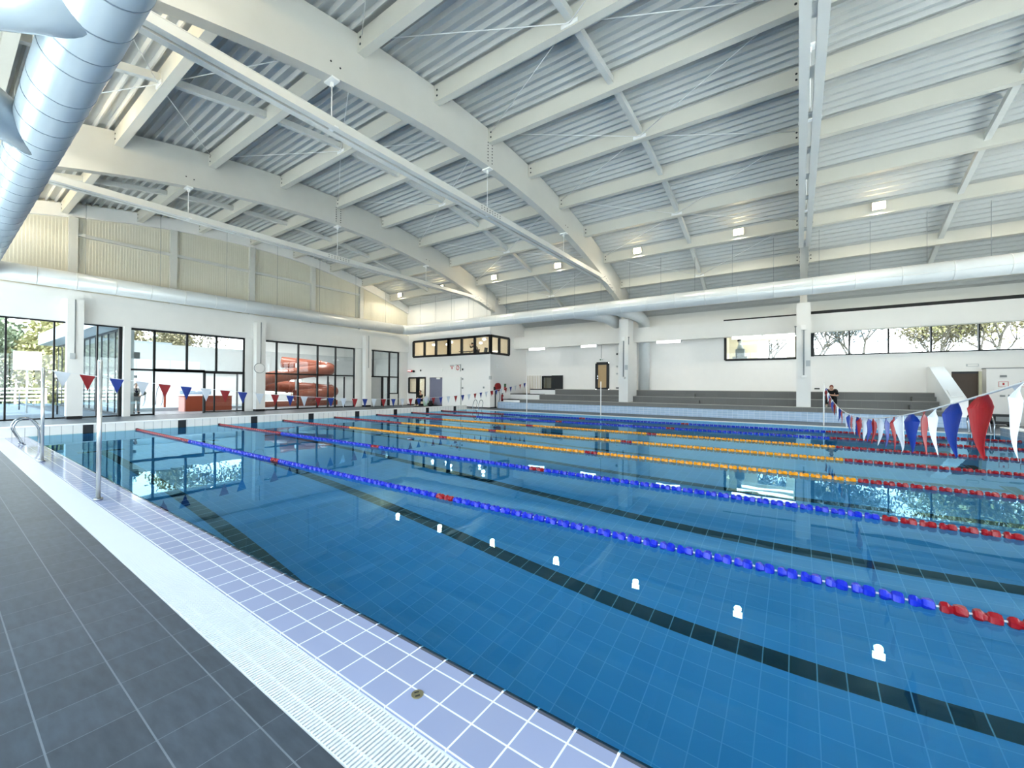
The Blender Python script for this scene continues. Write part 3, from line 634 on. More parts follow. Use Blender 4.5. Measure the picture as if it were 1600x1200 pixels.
# ---- lane ropes
def lathe_x(mb, prof, n=10, twist=0.0, m=0):
    vs = []
    for i, (x, r) in enumerate(prof):
        for j in range(n):
            rr = r * (1.0 if j % 2 == 0 else .86); a = 2 * math.pi * j / n + twist * i
            vs.append((x, rr * math.cos(a), rr * math.sin(a)))
    fs = []
    for i in range(len(prof) - 1):
        for j in range(n): fs.append((i * n + j, i * n + (j + 1) % n, (i + 1) * n + (j + 1) % n, (i + 1) * n + j))
    fs += [tuple(range(n)), tuple(range((len(prof) - 1) * n, len(prof) * n))]
    mb.add(vs, fs, m)
FPROF = [(-.073, .022), (-.067, .042), (-.05, .049), (-.032, .049), (-.018, .036), (-.004, .030), (.004, .044), (.02, .049), (.046, .049), (.064, .042), (.073, .022)]
FM = {}
for nm, mt in (('red', FRED), ('blue', FBLUE), ('yellow', FYEL)):
    mb = MB(); lathe_x(mb, FPROF, 12, .10); FM[nm] = mb.mesh('float_' + nm, mt)
def pxx(p):
    d = Vector(p) - CAM; return 800 + 639.74 * d.dot(Rv) / d.dot(F) if d.dot(F) > .2 else 9999
cols = ['blue', 'blue', 'yellow', 'yellow', 'yellow', 'blue', 'blue']
rl = ['blue lane rope with red ends, first from the slate deck', 'blue lane rope with red ends, second from the slate deck', 'amber lane rope with red ends, first of the three amber ones from the deck', 'amber lane rope with red ends, middle one of the three', 'amber lane rope with red ends, last of the three towards the grandstand', 'blue lane rope with red ends, next to the last amber rope', 'blue lane rope with red ends, beside the grandstand gutter']
PITCH = .1655
for i in range(7):
    y = 2.5 + 2.50659 * i; c = cols[i]
    t = thing('lane_rope', rl[i], 'lane rope', (0, y, 0), 'lane ropes')
    mb = MB(); mb.tube([(.0, y, .02), (25.0, y, .02)], .008, 8); part(mb, 'cable', ROPE, t)
    mb = MB(); mb.box(-.0, .10, y - .03, y + .03, -.02, .06); part(mb, 'end_clip', BLACK, t)
    fl_ = []
    x = .2
    while x < 24.85:
        col = 'red' if x < 5 or x > 20 or abs(x - 10) < .17 or abs(x - 15) < .17 else c
        fl_.append((x, col)); x += PITCH
    vis = [q for q in fl_ if pxx((q[0], y, 0)) < 1605]
    big = vis[-100:]; rest = [q for q in fl_ if q not in big]
    tw = random.Random(i)
    for x, col in big:
        o = bpy.data.objects.new('float', FM[col]); COL.objects.link(o); o.parent = t; o.location = (x, 0, .015); o.rotation_euler = (tw.uniform(0, 3), 0, 0)
        o['label'] = {'red': 'red float', 'blue': 'blue float', 'yellow': 'amber float'}[col]
    mb = MB(); ix = {'red': 0, c: 1}
    for x, col in rest:
        k = len(mb.v); lathe_x(mb, [(a + x, r) for a, r in FPROF[::2] + [FPROF[-1]]], 8, .1, ix[col])
        for j in range(k, len(mb.v)): v = mb.v[j]; mb.v[j] = (v[0], v[1] + y, v[2] + .015)
    part(mb, 'float', [FRED, {'blue': FBLUE, 'yellow': FYEL}[c]], t, kind='stuff')

# ---- poles and pennant lines
def pole(x, y, lab, mt=POLEW, h=1.93):
    t = thing('turn_pole', lab, 'pole', (x, y, 0), 'poles for the pennant lines')
    mb = MB(); mb.cyl((x, y, 0), (x, y, h), .027, 14); mb.ell((x, y, h), (.027, .027, .02)); part(mb, 'tube', mt, t)
    mb = MB(); mb.cyl((x, y, 0), (x, y, .03), .05, 14); part(mb, 'socket', CHROME, t)
pole(6.35, -.38, 'steel pole on the lavender rim holding the pennants near the glazed end wall')
pole(11.2, -.38, 'bare steel pole on the lavender rim, standing without pennants')
pole(20.0, -.38, 'steel pole on the lavender rim holding the large curling pennants')
pole(4.87, 20.3, 'white pole at the grandstand rim before the slatted screen', WPAINT)
pole(9.9, 20.3, 'white pole at the grandstand rim before the tan panel door', WPAINT)
pole(20.03, 20.3, 'white pole at the grandstand rim before the seated person', WPAINT)
PM = {'r': RED, 'b': BLUE, 'w': WHITEV}; PN = {'r': 'red pennant', 'b': 'blue pennant', 'w': 'white pennant'}
def pennant_line(lab, A, B, sag, low, ys, colors, w, h, curl, loc):
    t = thing('pennant_line', lab, 'pennants', loc, 'pennant lines')
    A, B = Vector(A), Vector(B)
    def at(y):
        f = (y - A.y) / (B.y - A.y); p = A.lerp(B, f); p.z -= 4 * sag * f * (1 - f); return p
    mb = MB(); mb.tube([at(A.y + (B.y - A.y) * k / 60) for k in range(61)], .006, 6); part(mb, 'cord', ROPE, t)
    for k, y in enumerate(ys):
        c = colors[k % len(colors)]; rn = random.Random(int(y * 100)); mb = MB(); nu, nv = 10, 10
        cu = curl * rn.uniform(.3, .8) * rn.choice((-1, 1)); phi = curl * rn.uniform(.15, .85) * rn.choice((-1, 1))
        grid = []
        for side in (-1, 1):
            for j in range(nv + 1):
                v = j / nv; sw = min(1, v * 5); sw = sw * sw * (3 - 2 * sw)
                for i in range(nu + 1):
                    u = i / nu - .5; p = at(y + u * w * (1 - curl * .35)); ww = w * (1 - v) + .010 * v
                    ph = phi * sw; l = u * ww; bow = cu * (u * u * 4 - .35) * ww * .42 * sw
                    dy = l * math.cos(ph) - bow * math.sin(ph); dx = l * math.sin(ph) + bow * math.cos(ph) + .018 * curl * math.sin(5 * v + y) * v
                    py = (p.y if sw == 0 else p.y * (1 - sw) + (y + dy) * sw)
                    grid.append((p.x + dx + side * .0012, py, p.z - h * v))
        n1 = (nu + 1) * (nv + 1); fs = []
        for s in (0, 1):
            for j in range(nv):
                for i in range(nu):
                    q = s * n1 + j * (nu + 1) + i; fs.append((q, q + 1, q + nu + 2, q + nu + 1))
        for i in range(nu): fs += [(i, i + 1, n1 + i + 1, n1 + i)]
        for j in range(nv):
            for i in (0, nu): q = j * (nu + 1) + i; fs.append((q, q + nu + 1, n1 + q + nu + 1, n1 + q))
        mb.add(grid, fs, 0, False); part(mb, 'pennant', PM[c], t, PN[c])
ys1 = [-.11, .27, .75, 1.21, 1.64, 2.09, 2.53, 2.99, 3.44, 3.91, 4.36, 4.83, 5.3, 5.79, 6.27, 6.77, 7.25, 7.7, 8.12, 8.6, 9.1, 9.6, 10.07, 10.56, 11.02, 11.5, 12.0, 12.54, 13.1, 13.65, 14.18, 14.7, 15.23, 15.74, 16.25, 16.75, 17.24, 17.76, 18.3, 18.86, 19.44, 20.0]
pennant_line('line of small pennants across the pool by the glazed end wall', (6.35, -.38, 1.9), (4.87, 20.3, 1.9), .82, 0, ys1, 'wrb', .25, .33, .12, (5.6, 10, 1))
ys2 = [.75, 1.23, 1.69, 2.21, 2.69, 3.05, 3.53, 3.94, 4.35, 4.88, 5.41, 5.95, 6.42, 6.86, 7.4, 7.9, 8.41, 8.9, 9.3, 10.13, 11.15, 12.0, 12.6, 13.5, 14.45, 15.0, 15.74, 16.5, 17.2, 17.9, 18.6]
pennant_line('line of large curling pennants across the starting end of the pool', (20.0, -.38, 1.86), (20.03, 20.3, 1.9), .80, 0, ys2, 'bwr', .2, .36, .8, (20, 10, 1))

# ---- pool ladders
def ladder(x0, x1, yb, s, lab):
    t = thing('pool_ladder', lab, 'ladder', ((x0 + x1) / 2, yb, 0), 'chrome pool ladders')
    for x in (x0, x1):
        prof = [(-.29, 0), (-.31, .07), (-.44, .38), (-.455, .5), (-.40, .62), (-.30, .685), (-.18, .68), (-.1, .61), (.0, .42), (.03, .34), (.035, .2), (.035, -.4), (.035, -.9)]
        mb = MB(); mb.tube([(x, yb + s * a, z) for a, z in prof], .021, 12); hr = part(mb, 'handrail', CHROME, t); mb = MB(); mb.cyl((x, yb - s * .29, 0), (x, yb - s * .29, .02), .05, 12); part(mb, 'flange', CHROME, hr)
    for z in (-.25, -.55, -.85):
        mb = MB(); mb.box(x0, x1, yb + s * .05 - .04, yb + s * .05 + .04, z, z + .03); part(mb, 'tread', CHROME, t)
ladder(1.95, 2.45, 0.0, 1, 'chrome pool ladder at the deck side corner by the glazed end wall')
ladder(.6, 1.1, 20.05, -1, 'chrome pool ladder at the corner below the white sliding door')
ladder(24.3, 24.85, 20.05, -1, 'chrome pool ladder at the starting end below the brown door')

# ---- small things on the deck
t = thing('floor_drain', 'round brass coloured cap set in the lavender rim tiles', 'drain', (17.52, -.277, 0))
mb = MB(); mb.cyl((17.52, -.277, 0), (17.52, -.277, .004), .031, 28); part(mb, 'cap', pm('brass_grey_cap', '8A8468', .35, .6), t)
mb = MB(); mb.obox((17.508, -.272, .0045), (.012, .02, 0), (.006, -.004, 0), (0, 0, .002)); mb.obox((17.53, -.285, .0045), (.012, .02, 0), (.006, -.004, 0), (0, 0, .002)); part(mb, 'slot', BOLT, t)
# hose reel and fire gear on the side of the corner block
t = thing('hose_reel', 'dark red round fire hose reel on the corner room wall', 'hose reel', (XB, 23.0, 1.6))
mb = MB(); mb.cyl((XB + .02, 23.0, 1.6), (XB + .2, 23.0, 1.6), .30, 28); part(mb, 'drum', REDP, t)
mb = MB(); mb.cyl((XB + .2, 23.0, 1.6), (XB + .23, 23.0, 1.6), .12, 20); part(mb, 'hub', RED, [c for c in t.children if c.name.startswith('drum')][0])
mb = MB(); mb.box(XB, XB + .12, 22.62, 22.72, 1.35, 1.6); part(mb, 'bracket', BLACK, t)
mb = MB(); mb.tube([(XB + .1, 23.15, 1.35), (XB + .14, 23.22, 1.0), (XB + .15, 23.2, .7), (XB + .12, 23.08, .35), (XB + .1, 23.05, .02)], .018, 8); part(mb, 'hose', BLACK, t)
mb = MB(); mb.cyl((XB + .06, 22.78, 0), (XB + .06, 22.78, 1.3), .045, 10); solo(mb, 'standpipe', DGREY, 'dark vertical pipe below the hose reel', 'pipe', (XB + .06, 22.78, 0))
mb = MB(); mb.box(XB, XB + .03, 22.4, 22.72, 1.0, 1.32); mb.box(XB + .03, XB + .034, 22.42, 22.52, 1.02, 1.30, 1); solo(mb, 'hose_sign', [SIGNW, SIGNR], 'small red and white sign below the hose reel', 'sign', (XB, 22.56, 1.0))
t = thing('fire_extinguisher', 'red fire extinguisher with black foot on the corner room wall', 'extinguisher', (XB + .1, 23.6, .55))
mb = MB(); mb.tube([(XB + .1, 23.6, .55), (XB + .1, 23.6, .95), (XB + .1, 23.6, 1.0), (XB + .1, 23.6, 1.03)], [.09, .09, .06, .03], 14); part(mb, 'cylinder', REDP, t)
mb = MB(); mb.cyl((XB + .1, 23.6, .5), (XB + .1, 23.6, .58), .092, 14); part(mb, 'foot', BLACK, t)
mb = MB(); mb.box(XB + .07, XB + .13, 23.57, 23.63, 1.03, 1.1); vl_ = part(mb, 'valve', BLACK, t)
mb = MB(); mb.box(XB + .08, XB + .12, 23.55, 23.72, 1.1, 1.12); part(mb, 'handle', BLACK, vl_)
mb = MB(); mb.box(XB + .188, XB + .193, 23.55, 23.65, .68, .86); part(mb, 'paper_label', SIGNW, t)
mb = MB(); mb.box(XB, XB + .02, 23.95, 24.2, 1.6, 1.85); mb.box(XB, XB + .02, 23.95, 24.2, 1.36, 1.6, 1); solo(mb, 'safety_sign', [GREENS, SIGNR], 'green over red safety sign beside the hose reel', 'sign', (XB, 24.08, 1.36))
# signs on the corner block face
t = thing('rules_sign', 'pair of white boards with red printing high on the corner room wall', 'sign', (-3.1, YB, 2.8))
mb = MB(); mb.box(-3.69, -3.15, YB - .03, YB, 2.83, 3.36); mb.box(-3.10, -2.55, YB - .03, YB, 2.80, 3.36); part(mb, 'board', SIGNW, t)
mb = MB(); mb.box(-3.64, -3.25, YB - .034, YB - .03, 3.18, 3.22); mb.box(-3.5, -3.36, YB - .034, YB - .03, 3.06, 3.14); mb.box(-3.47, -3.40, YB - .034, YB - .03, 2.98, 3.06)
for k in range(8): a = k * math.pi / 4; b = a + math.pi / 4; mb.prism([(-2.83 + .17 * math.cos(a), YB - .034, 3.08 + .2 * math.sin(a)), (-2.83 + .17 * math.cos(b), YB - .034, 3.08 + .2 * math.sin(b)), (-2.83 + .12 * math.cos(b), YB - .034, 3.08 + .14 * math.sin(b)), (-2.83 + .12 * math.cos(a), YB - .034, 3.08 + .14 * math.sin(a))], (0, .004, 0))
mb.obox((-2.83, YB - .032, 3.08), (.03, 0, .0), (0, .004, 0), (.1, 0, .24)); part(mb, 'red_print', SIGNR, t)
mb = MB(); mb.box(-3.66, -3.2, YB - .034, YB - .03, 3.26, 3.31); mb.box(-3.06, -2.6, YB - .034, YB - .03, 3.29, 3.33); mb.box(-2.57, -2.5, YB - .034, YB - .0, 2.8, 3.36); part(mb, 'grey_print', GREY, t)
t = thing('neon_sign', 'small red glowing sign with a black end above the office window', 'sign', (-8.2, YB, 2.85))
mb = MB(); mb.tube([(-8.55, YB - .08, 2.93), (-7.95, YB - .08, 2.90)], .09, 12); part(mb, 'red_body', SIGNR, t)
mb = MB(); mb.tube([(-8.5, YB - .175, 2.95), (-8.4, YB - .178, 2.92), (-8.3, YB - .178, 2.96), (-8.2, YB - .178, 2.90), (-8.1, YB - .178, 2.93)], .018, 6); part(mb, 'white_stripe', em('neon_white', (1, .9, .9), 2.0), t)
mb = MB(); mb.ell((-7.85, YB - .08, 2.89), (.13, .1, .1)); part(mb, 'black_end', BLACK, t)
for k, (x, z, lab) in enumerate(((-7.05, 2.95, 'tiny dark sensor between the red sign and the rules boards'), (-2.32, 2.95, 'dark round sensor beside the rules boards'), (-2.32, 2.2, 'upper grey switch beside the white sliding door'), (-2.32, 1.5, 'lower grey switch beside the white sliding door'), (-.2, 1.55, 'small dark switch near the corner of the corner room'))):
    mb = MB(); mb.box(x - .06, x + .06, YB - .04, YB, z - .07, z + .07); solo(mb, 'wall_switch', BLACK if k < 2 else GREY, lab, 'switch', (x, YB, z))
mb = MB(); mb.cyl((-4.6, YB, 2.95), (-4.6, YB - .05, 2.95), .12, 20); solo(mb, 'wall_speaker', WPAINT, 'round white speaker on the corner room wall above the blue door', 'speaker', (-4.6, YB, 2.95))
mb = MB(); mb.cyl((XB, 23.0, 3.2), (XB + .05, 23.0, 3.2), .13, 20); solo(mb, 'wall_speaker', WPAINT, 'round white speaker on the side wall above the hose reel', 'speaker', (XB, 23.0, 3.2))
mb = MB(); mb.box(XB - .03, XB + .12, YB - .12, YB + .02, 2.15, 2.4); solo(mb, 'corner_camera', LGREY, 'small grey camera on the corner edge of the corner room', 'camera', (XB, YB, 2.2))
t = thing('exit_sign', 'small white exit sign hung above the tan panel door', 'sign', (7.1, 26.9, 3.6))
mb = MB(); mb.box(6.95, 7.3, 26.95, 27.0, 3.58, 3.76); part(mb, 'panel', SIGNW, t)
mb = MB(); mb.box(7.02, 7.1, 26.945, 26.95, 3.62, 3.72); mb.box(7.14, 7.24, 26.945, 26.95, 3.65, 3.69); part(mb, 'pictogram', GREENS, t)
mb = MB(); mb.cyl((7.12, 26.97, 3.76), (7.12, 26.97, 5.62), .015, 6); part(mb, 'drop_rod', GREY, t)
for x, z, lab in ((20.0, 1.62, 'dark socket on the back wall beside the seated person'), (8.35, 1.58, 'dark socket on the back wall beside the tan panel door')):
    mb = MB(); mb.box(x - .12, x + .12, YN - .03, YN, z - .04, z + .04); solo(mb, 'wall_socket', DGREY, lab, 'socket', (x, YN, z))
for z, lab in ((4.05, 'upper dark dot on the back wall beside the tan panel door'), (3.15, 'middle dot on the back wall beside the tan panel door'), (2.62, 'lower dot on the back wall beside the tan panel door')):
    mb = MB(); mb.cyl((8.3, YN, z), (8.3, YN - .04, z), .07, 14); solo(mb, 'wall_sensor', DGREY if z > 4 else LGREY, lab, 'sensor', (8.3, YN, z))
mb = MB(); mb.box(25.8, 26.2, YN - .06, YN, 2.74, 2.86); mb.box(25.83, 26.17, YN - .065, YN - .06, 2.76, 2.84, 1); solo(mb, 'emergency_light', [LGREY, SIGNW], 'flat white emergency light above the brown door', 'lamp', (26, YN, 2.8))
mb = MB(); mb.box(26.75, 26.95, 26.55, 26.6, 2.2, 2.3); solo(mb, 'wall_bracket', GREY, 'dark little bracket near the top of the first aid wall', 'bracket', (26.85, 26.6, 2.2))
t = thing('first_aid_sign', 'row of red outlined first aid signs on the low white wall', 'sign', (27, 26.6, 1.8))
mb = MB(); mb.box(26.7, 27.0, 26.57, 26.6, 1.75, 2.0); mb.box(27.35, 28.0, 26.57, 26.6, 1.75, 2.0); part(mb, 'panel', SIGNW, t)
mb = MB()
for a, b in ((26.7, 27.0), (27.35, 28.0)):
    mb.box(a, b, 26.565, 26.57, 1.75, 1.765); mb.box(a, b, 26.565, 26.57, 1.985, 2.0); mb.box(a, a + .015, 26.565, 26.57, 1.75, 2.0); mb.box(b - .015, b, 26.565, 26.57, 1.75, 2.0)
mb.box(26.82, 26.88, 26.565, 26.57, 1.84, 1.94); mb.box(27.45, 27.6, 26.565, 26.57, 1.85, 1.88); mb.box(27.5, 27.53, 26.565, 26.57, 1.82, 1.93); part(mb, 'red_outline', SIGNR, t)
t = thing('phone_socket', 'small dark socket with a loose cable on the low white wall', 'socket', (27.0, 26.6, 1.2))
mb = MB(); mb.box(26.75, 26.9, 26.56, 26.6, 1.3, 1.38); mb.box(27.0, 27.12, 26.53, 26.6, 1.27, 1.4); part(mb, 'socket', GREY, t)
mb = MB(); mb.tube([(27.06, 26.55, 1.27), (27.1, 26.5, .9), (27.05, 26.5, .6), (26.9, 26.45, .35)], .01, 6); part(mb, 'cable', DGREY, t)
t = thing('pool_cleaner', 'black boxy equipment on the deck behind the starting wall', 'equipment', (26.5, 25.3, 0))
mb = MB(); mb.box(25.9, 26.9, 25.0, 25.5, .12, .55); part(mb, 'casing', BLACK, t)
mb = MB(); mb.box(26.2, 26.6, 24.98, 25.0, .25, .45); part(mb, 'front_plate', GREY, t)
for x in (26.05, 26.75): mb = MB(); mb.cyl((x, 25.0, .12), (x, 25.5, .12), .12, 14); part(mb, 'wheel', DGREY, t)

# ---- people
def skinmesh(verts, edges, rad, sub=2):
    me = bpy.data.meshes.new('skin_tmp'); me.from_pydata([Vector(v) for v in verts], edges, []); o = bpy.data.objects.new('skin_tmp', me); COL.objects.link(o)
    o.modifiers.new('s', 'SKIN'); o.modifiers['s'].use_smooth_shade = True
    for d, r in zip(me.skin_vertices[0].data, rad): d.radius = (r, r)
    me.skin_vertices[0].data[0].use_root = True
    m = o.modifiers.new('b', 'SUBSURF'); m.levels = sub; m.render_levels = sub
    dg = bpy.context.evaluated_depsgraph_get(); e = o.evaluated_get(dg).to_mesh()
    vs = [v.co.copy() for v in e.vertices]; fs = [tuple(p.vertices) for p in e.polygons]
    o.evaluated_get(dg).to_mesh_clear(); bpy.data.objects.remove(o); bpy.data.meshes.remove(me); return vs, fs
def person(label, loc, J, shirt=CLBLACK, trousers=CLBLACK, hair=HAIRB, shoe=SHOEW, sleeves=False, face=Vector((0, -1, 0)), grp=None):
    L = Vector(loc); t = thing('person', label, 'person', loc, grp)
    J = {k: L + Vector(v) for k, v in J.items()}
    K = ['pelvis', 'belly', 'chest', 'neck', 'head', 'shL', 'elL', 'wrL', 'haL', 'shR', 'elR', 'wrR', 'haR', 'hiL', 'knL', 'anL', 'toL', 'hiR', 'knR', 'anR', 'toR']
    R_ = dict(pelvis=.13, belly=.125, chest=.135, neck=.055, head=.07, sh=.062, el=.045, wr=.03, ha=.035, hi=.085, kn=.06, an=.042, to=.035)
    rad = lambda k: R_[k] if k in R_ else R_[k[:2]]
    E_ = [('pelvis', 'belly'), ('belly', 'chest'), ('chest', 'neck'), ('neck', 'head')] + [(a + s, b + s) if a != 'chest' and a != 'pelvis' else (a, b + s) for s in 'LR' for a, b in (('chest', 'sh'), ('sh', 'el'), ('el', 'wr'), ('wr', 'ha'), ('pelvis', 'hi'), ('hi', 'kn'), ('kn', 'an'), ('an', 'to'))]
    mb = MB(); vs, fs = skinmesh([J[k] for k in K], [(K.index(a), K.index(b)) for a, b in E_], [rad(k) for k in K]); mb.add(vs, fs, 0, True)
    hd = J['head']; f = face.normalized(); sd = f.cross(Vector((0, 0, 1))).normalized(); up = sd.cross(f).normalized()
    rot = Matrix((sd, f, up)).transposed(); hc = hd + up * .09
    mb.ell(hc, (.077, .095, .118), 16, 12, 0, rot); mb.ell(hc + f * .095 - up * .012, (.014, .022, .022), 8, 6, 0, rot)
    for s in (-1, 1):
        mb.ell(hc + f * .083 + sd * .03 * s + up * .008, (.012, .008, .007), 8, 6, 1, rot); mb.ell(hc + sd * .078 * s, (.01, .02, .03), 8, 6, 0, rot)
    mb.ell(hc + f * .086 - up * .05, (.024, .008, .007), 8, 6, 2, rot)
    for s in 'LR':
        h = J['ha' + s]; d = (h - J['wr' + s]).normalized(); sx = d.cross(Vector((0, 0, 1))).normalized() if abs(d.z) < .95 else Vector((1, 0, 0))
        for q, (o_, ln) in enumerate(((-.03, .06), (-.01, .075), (.01, .072), (.03, .058))):
            b = h + sx * o_; mb.tube([b, b + d * ln * .6, b + d * ln * .9 - Vector((0, 0, .02))], [.009, .0085, .006], 6)
        b = h - d * .03 + sx * (.035 if s == 'L' else -.035); mb.tube([b, b + sx * (.025 if s == 'L' else -.025) + d * .03, b + sx * (.03 if s == 'L' else -.03) + d * .055], [.011, .01, .007], 6)
    part(mb, 'body', [SKIN, BOLT, pm('lips', 'A8665A', .5) if 'lips' not in MATS else MATS['lips']], t)
    def cloth(keys, ed, grow, name, mt):
        vs, fs = skinmesh([J[k] for k in keys], [(keys.index(a), keys.index(b)) for a, b in ed], [rad(k) + grow for k in keys]); m = MB(); m.add(vs, fs, 0, True); part(m, name, mt, t)
    J['nk'] = J['chest'].lerp(J['neck'], .75); R_['nk'] = .07
    for s in 'LR':
        J['sl' + s] = J['sh' + s].lerp(J['el' + s], .95 if not sleeves else 1); R_['sl'] = .05; J['cu' + s] = J['el' + s].lerp(J['wr' + s], .95); R_['cu'] = .033
        J['kl' + s] = J['kn' + s].lerp(J['an' + s], .93); R_['kl'] = .05
    ks = ['pelvis', 'belly', 'chest', 'nk', 'shL', 'slL', 'shR', 'slR'] + (['cuL', 'cuR'] if sleeves else [])
    cloth(ks, [('pelvis', 'belly'), ('belly', 'chest'), ('chest', 'nk'), ('chest', 'shL'), ('shL', 'slL'), ('chest', 'shR'), ('shR', 'slR')] + ([('slL', 'cuL'), ('slR', 'cuR')] if sleeves else []), .016, 'shirt', shirt)
    cloth(['pelvis', 'hiL', 'knL', 'klL', 'hiR', 'knR', 'klR'], [('pelvis', 'hiL'), ('hiL', 'knL'), ('knL', 'klL'), ('pelvis', 'hiR'), ('hiR', 'knR'), ('knR', 'klR')], .016, 'trousers', trousers)
    m = MB(); m.ell(hc + up * .022 - f * .018, (.085, .096, .108), 16, 10, 0, rot); part(m, 'hair', hair, t)
    for s in 'LR':
        a, b = J['an' + s], J['to' + s]; d = (b - a); d.z = 0; d.normalize(); q = Matrix((d.cross(Vector((0, 0, 1))), d, Vector((0, 0, 1)))).transposed()
        m = MB(); c = a.lerp(b, .5); c.z = min(a.z, b.z) + .005; m.ell(c, (.05, .14, .055), 12, 8, 0, q); part(m, 'shoe', shoe, t)
    return t
# hunched person on the grandstand (faces the pool, -y)
person('person in black, reddish hair, hunched with crossed forearms on the grandstand step', (20.52, 25.05, 1.06),
       dict(pelvis=(0, .1, .12), belly=(0, .05, .28), chest=(0, -.12, .44), neck=(0, -.24, .53), head=(0, -.30, .55), shL=(.18, -.12, .46), elL=(.26, -.34, .22), wrL=(.05, -.46, .23), haL=(-.02, -.47, .235), shR=(-.18, -.12, .46), elR=(-.26, -.34, .22), wrR=(-.06, -.44, .26), haR=(.0, -.46, .27),
            hiL=(.1, .08, .1), knL=(.16, -.38, .12), anL=(.16, -.45, -.28), toL=(.18, -.62, -.325), hiR=(-.1, .08, .1), knR=(-.17, -.38, .12), anR=(-.20, -.5, -.28), toR=(-.22, -.66, -.325)), hair=HAIRR, face=Vector((0, -.8, -.55)))
# person bending over a table in the viewing room
person('person in brown bending over a table behind the upper corner window', (-1.95, 23.3, 3.70),
       dict(pelvis=(.16, 0, .82), belly=(.08, 0, .98), chest=(-.1, -.02, 1.14), neck=(-.26, -.03, 1.22), head=(-.32, -.03, 1.23), shL=(-.12, -.18, 1.12), elL=(-.3, -.25, 1.0), wrL=(-.42, -.2, 1.18), haL=(-.45, -.19, 1.25), shR=(-.12, .16, 1.12), elR=(-.28, .2, .9), wrR=(-.45, .15, .84), haR=(-.52, .14, .83),
            hiL=(.16, -.1, .78), knL=(.12, -.11, .44), anL=(.2, -.11, .08), toL=(.02, -.12, .035), hiR=(.16, .1, .78), knR=(.1, .11, .44), anR=(.16, .11, .08), toR=(-.02, .12, .035)), shirt=pm('brown_cloth', '5A4A3A', .8), trousers=pm('dark_brown_cloth', '3A322A', .8), sleeves=True, face=Vector((-1, 0, -.35)))
# person sitting by the office door
person('person in black sitting on a bench beside the slate blue door', (-6.6, 21.75, .42),
       dict(pelvis=(0, .1, .1), belly=(.02, .06, .27), chest=(.05, 0, .46), neck=(.08, -.06, .6), head=(.1, -.08, .64), shL=(.22, .0, .45), elL=(.28, -.1, .2), wrL=(.2, -.3, .16), haL=(.17, -.37, .16), shR=(-.12, .0, .45), elR=(-.2, -.1, .22), wrR=(-.1, -.3, .17), haR=(-.07, -.37, .16),
            hiL=(.1, .07, .08), knL=(.18, -.36, .08), anL=(.2, -.38, -.33), toL=(.22, -.54, -.38), hiR=(-.1, .07, .08), knR=(-.1, -.36, .08), anR=(-.12, -.38, -.33), toR=(-.13, -.54, -.38)), face=Vector((.2, -1, -.2)))
t = thing('bench', 'low dark bench under the seated person by the office door', 'bench', (-6.2, 21.85, 0))
mb = MB(); mb.box(-7.0, -5.4, 21.7, 22.1, .36, .42); part(mb, 'seat', DGREY, t)
for x in (-6.9, -5.5): mb = MB(); mb.box(x - .03, x + .03, 21.75, 22.05, 0, .36); part(mb, 'leg', DGREY, t)
mb = MB(); mb.tube([(-5.75, 21.6, .0), (-5.75, 21.6, .38), (-5.75, 21.6, .4)], [.2, .24, .22], 16); mb.cyl((-5.75, 21.6, .39), (-5.75, 21.6, .45), .25, 16); solo(mb, 'bin', GREENP, 'pale green tub on the deck before the slate blue door', 'tub', (-5.75, 21.6, 0))
mb = MB(); mb.ell((-6.1, 21.9, .60), (.2, .12, .2)); mb.ell((-5.98, 21.85, .72), (.12, .09, .1)); mb.ell((-6.22, 21.85, .52), (.14, .1, .12)); solo(mb, 'towel', WHITEV, 'white crumpled towel on the bench beside the seated person', 'towel', (-6.1, 21.9, .42))
mb = MB(); mb.ell((-5.25, 21.6, .16), (.28, .2, .17)); mb.tube([(-5.4, 21.6, .3), (-5.3, 21.6, .42), (-5.15, 21.6, .42), (-5.08, 21.6, .3)], .015, 6); solo(mb, 'bag', CLBLACK, 'black bag on the deck before the slate blue door', 'bag', (-5.25, 21.6, 0))
# ---- furniture of the viewing room
def table(x, y, z, lab):
    t = thing('round_table', lab, 'table', (x, y, z), 'tables of the viewing room')
    mb = MB(); mb.cyl((x, y, z + .72), (x, y, z + .75), .35, 20); part(mb, 'tabletop', BLACK, t)
    mb = MB(); mb.cyl((x, y, z), (x, y, z + .72), .03, 10); mb.cyl((x, y, z), (x, y, z + .02), .22, 16); part(mb, 'pedestal', BLACK, t)
table(-3.2, 23.2, 3.70, 'small dark table behind the upper corner window, by itself'); table(-2.55, 23.3, 3.70, 'small dark table under the hands of the bending person')
t = thing('chair', 'dark chair back showing above the sill of the upper corner window', 'chair', (-.9, 23.0, 3.7))
mb = MB(); mb.box(-1.15, -.7, 22.8, 23.2, 4.14, 4.18); part(mb, 'seat', BLACK, t)
mb = MB(); mb.obox((-.68, 23.0, 4.4), (.03, 0, 0), (0, .4, 0), (.08, 0, .45)); part(mb, 'backrest', BLACK, t)
for x in (-1.12, -.73):
    for y in (22.83, 23.17): mb = MB(); mb.cyl((x, y, 3.7), (x, y, 4.14), .015, 6); part(mb, 'leg', BLACK, t)
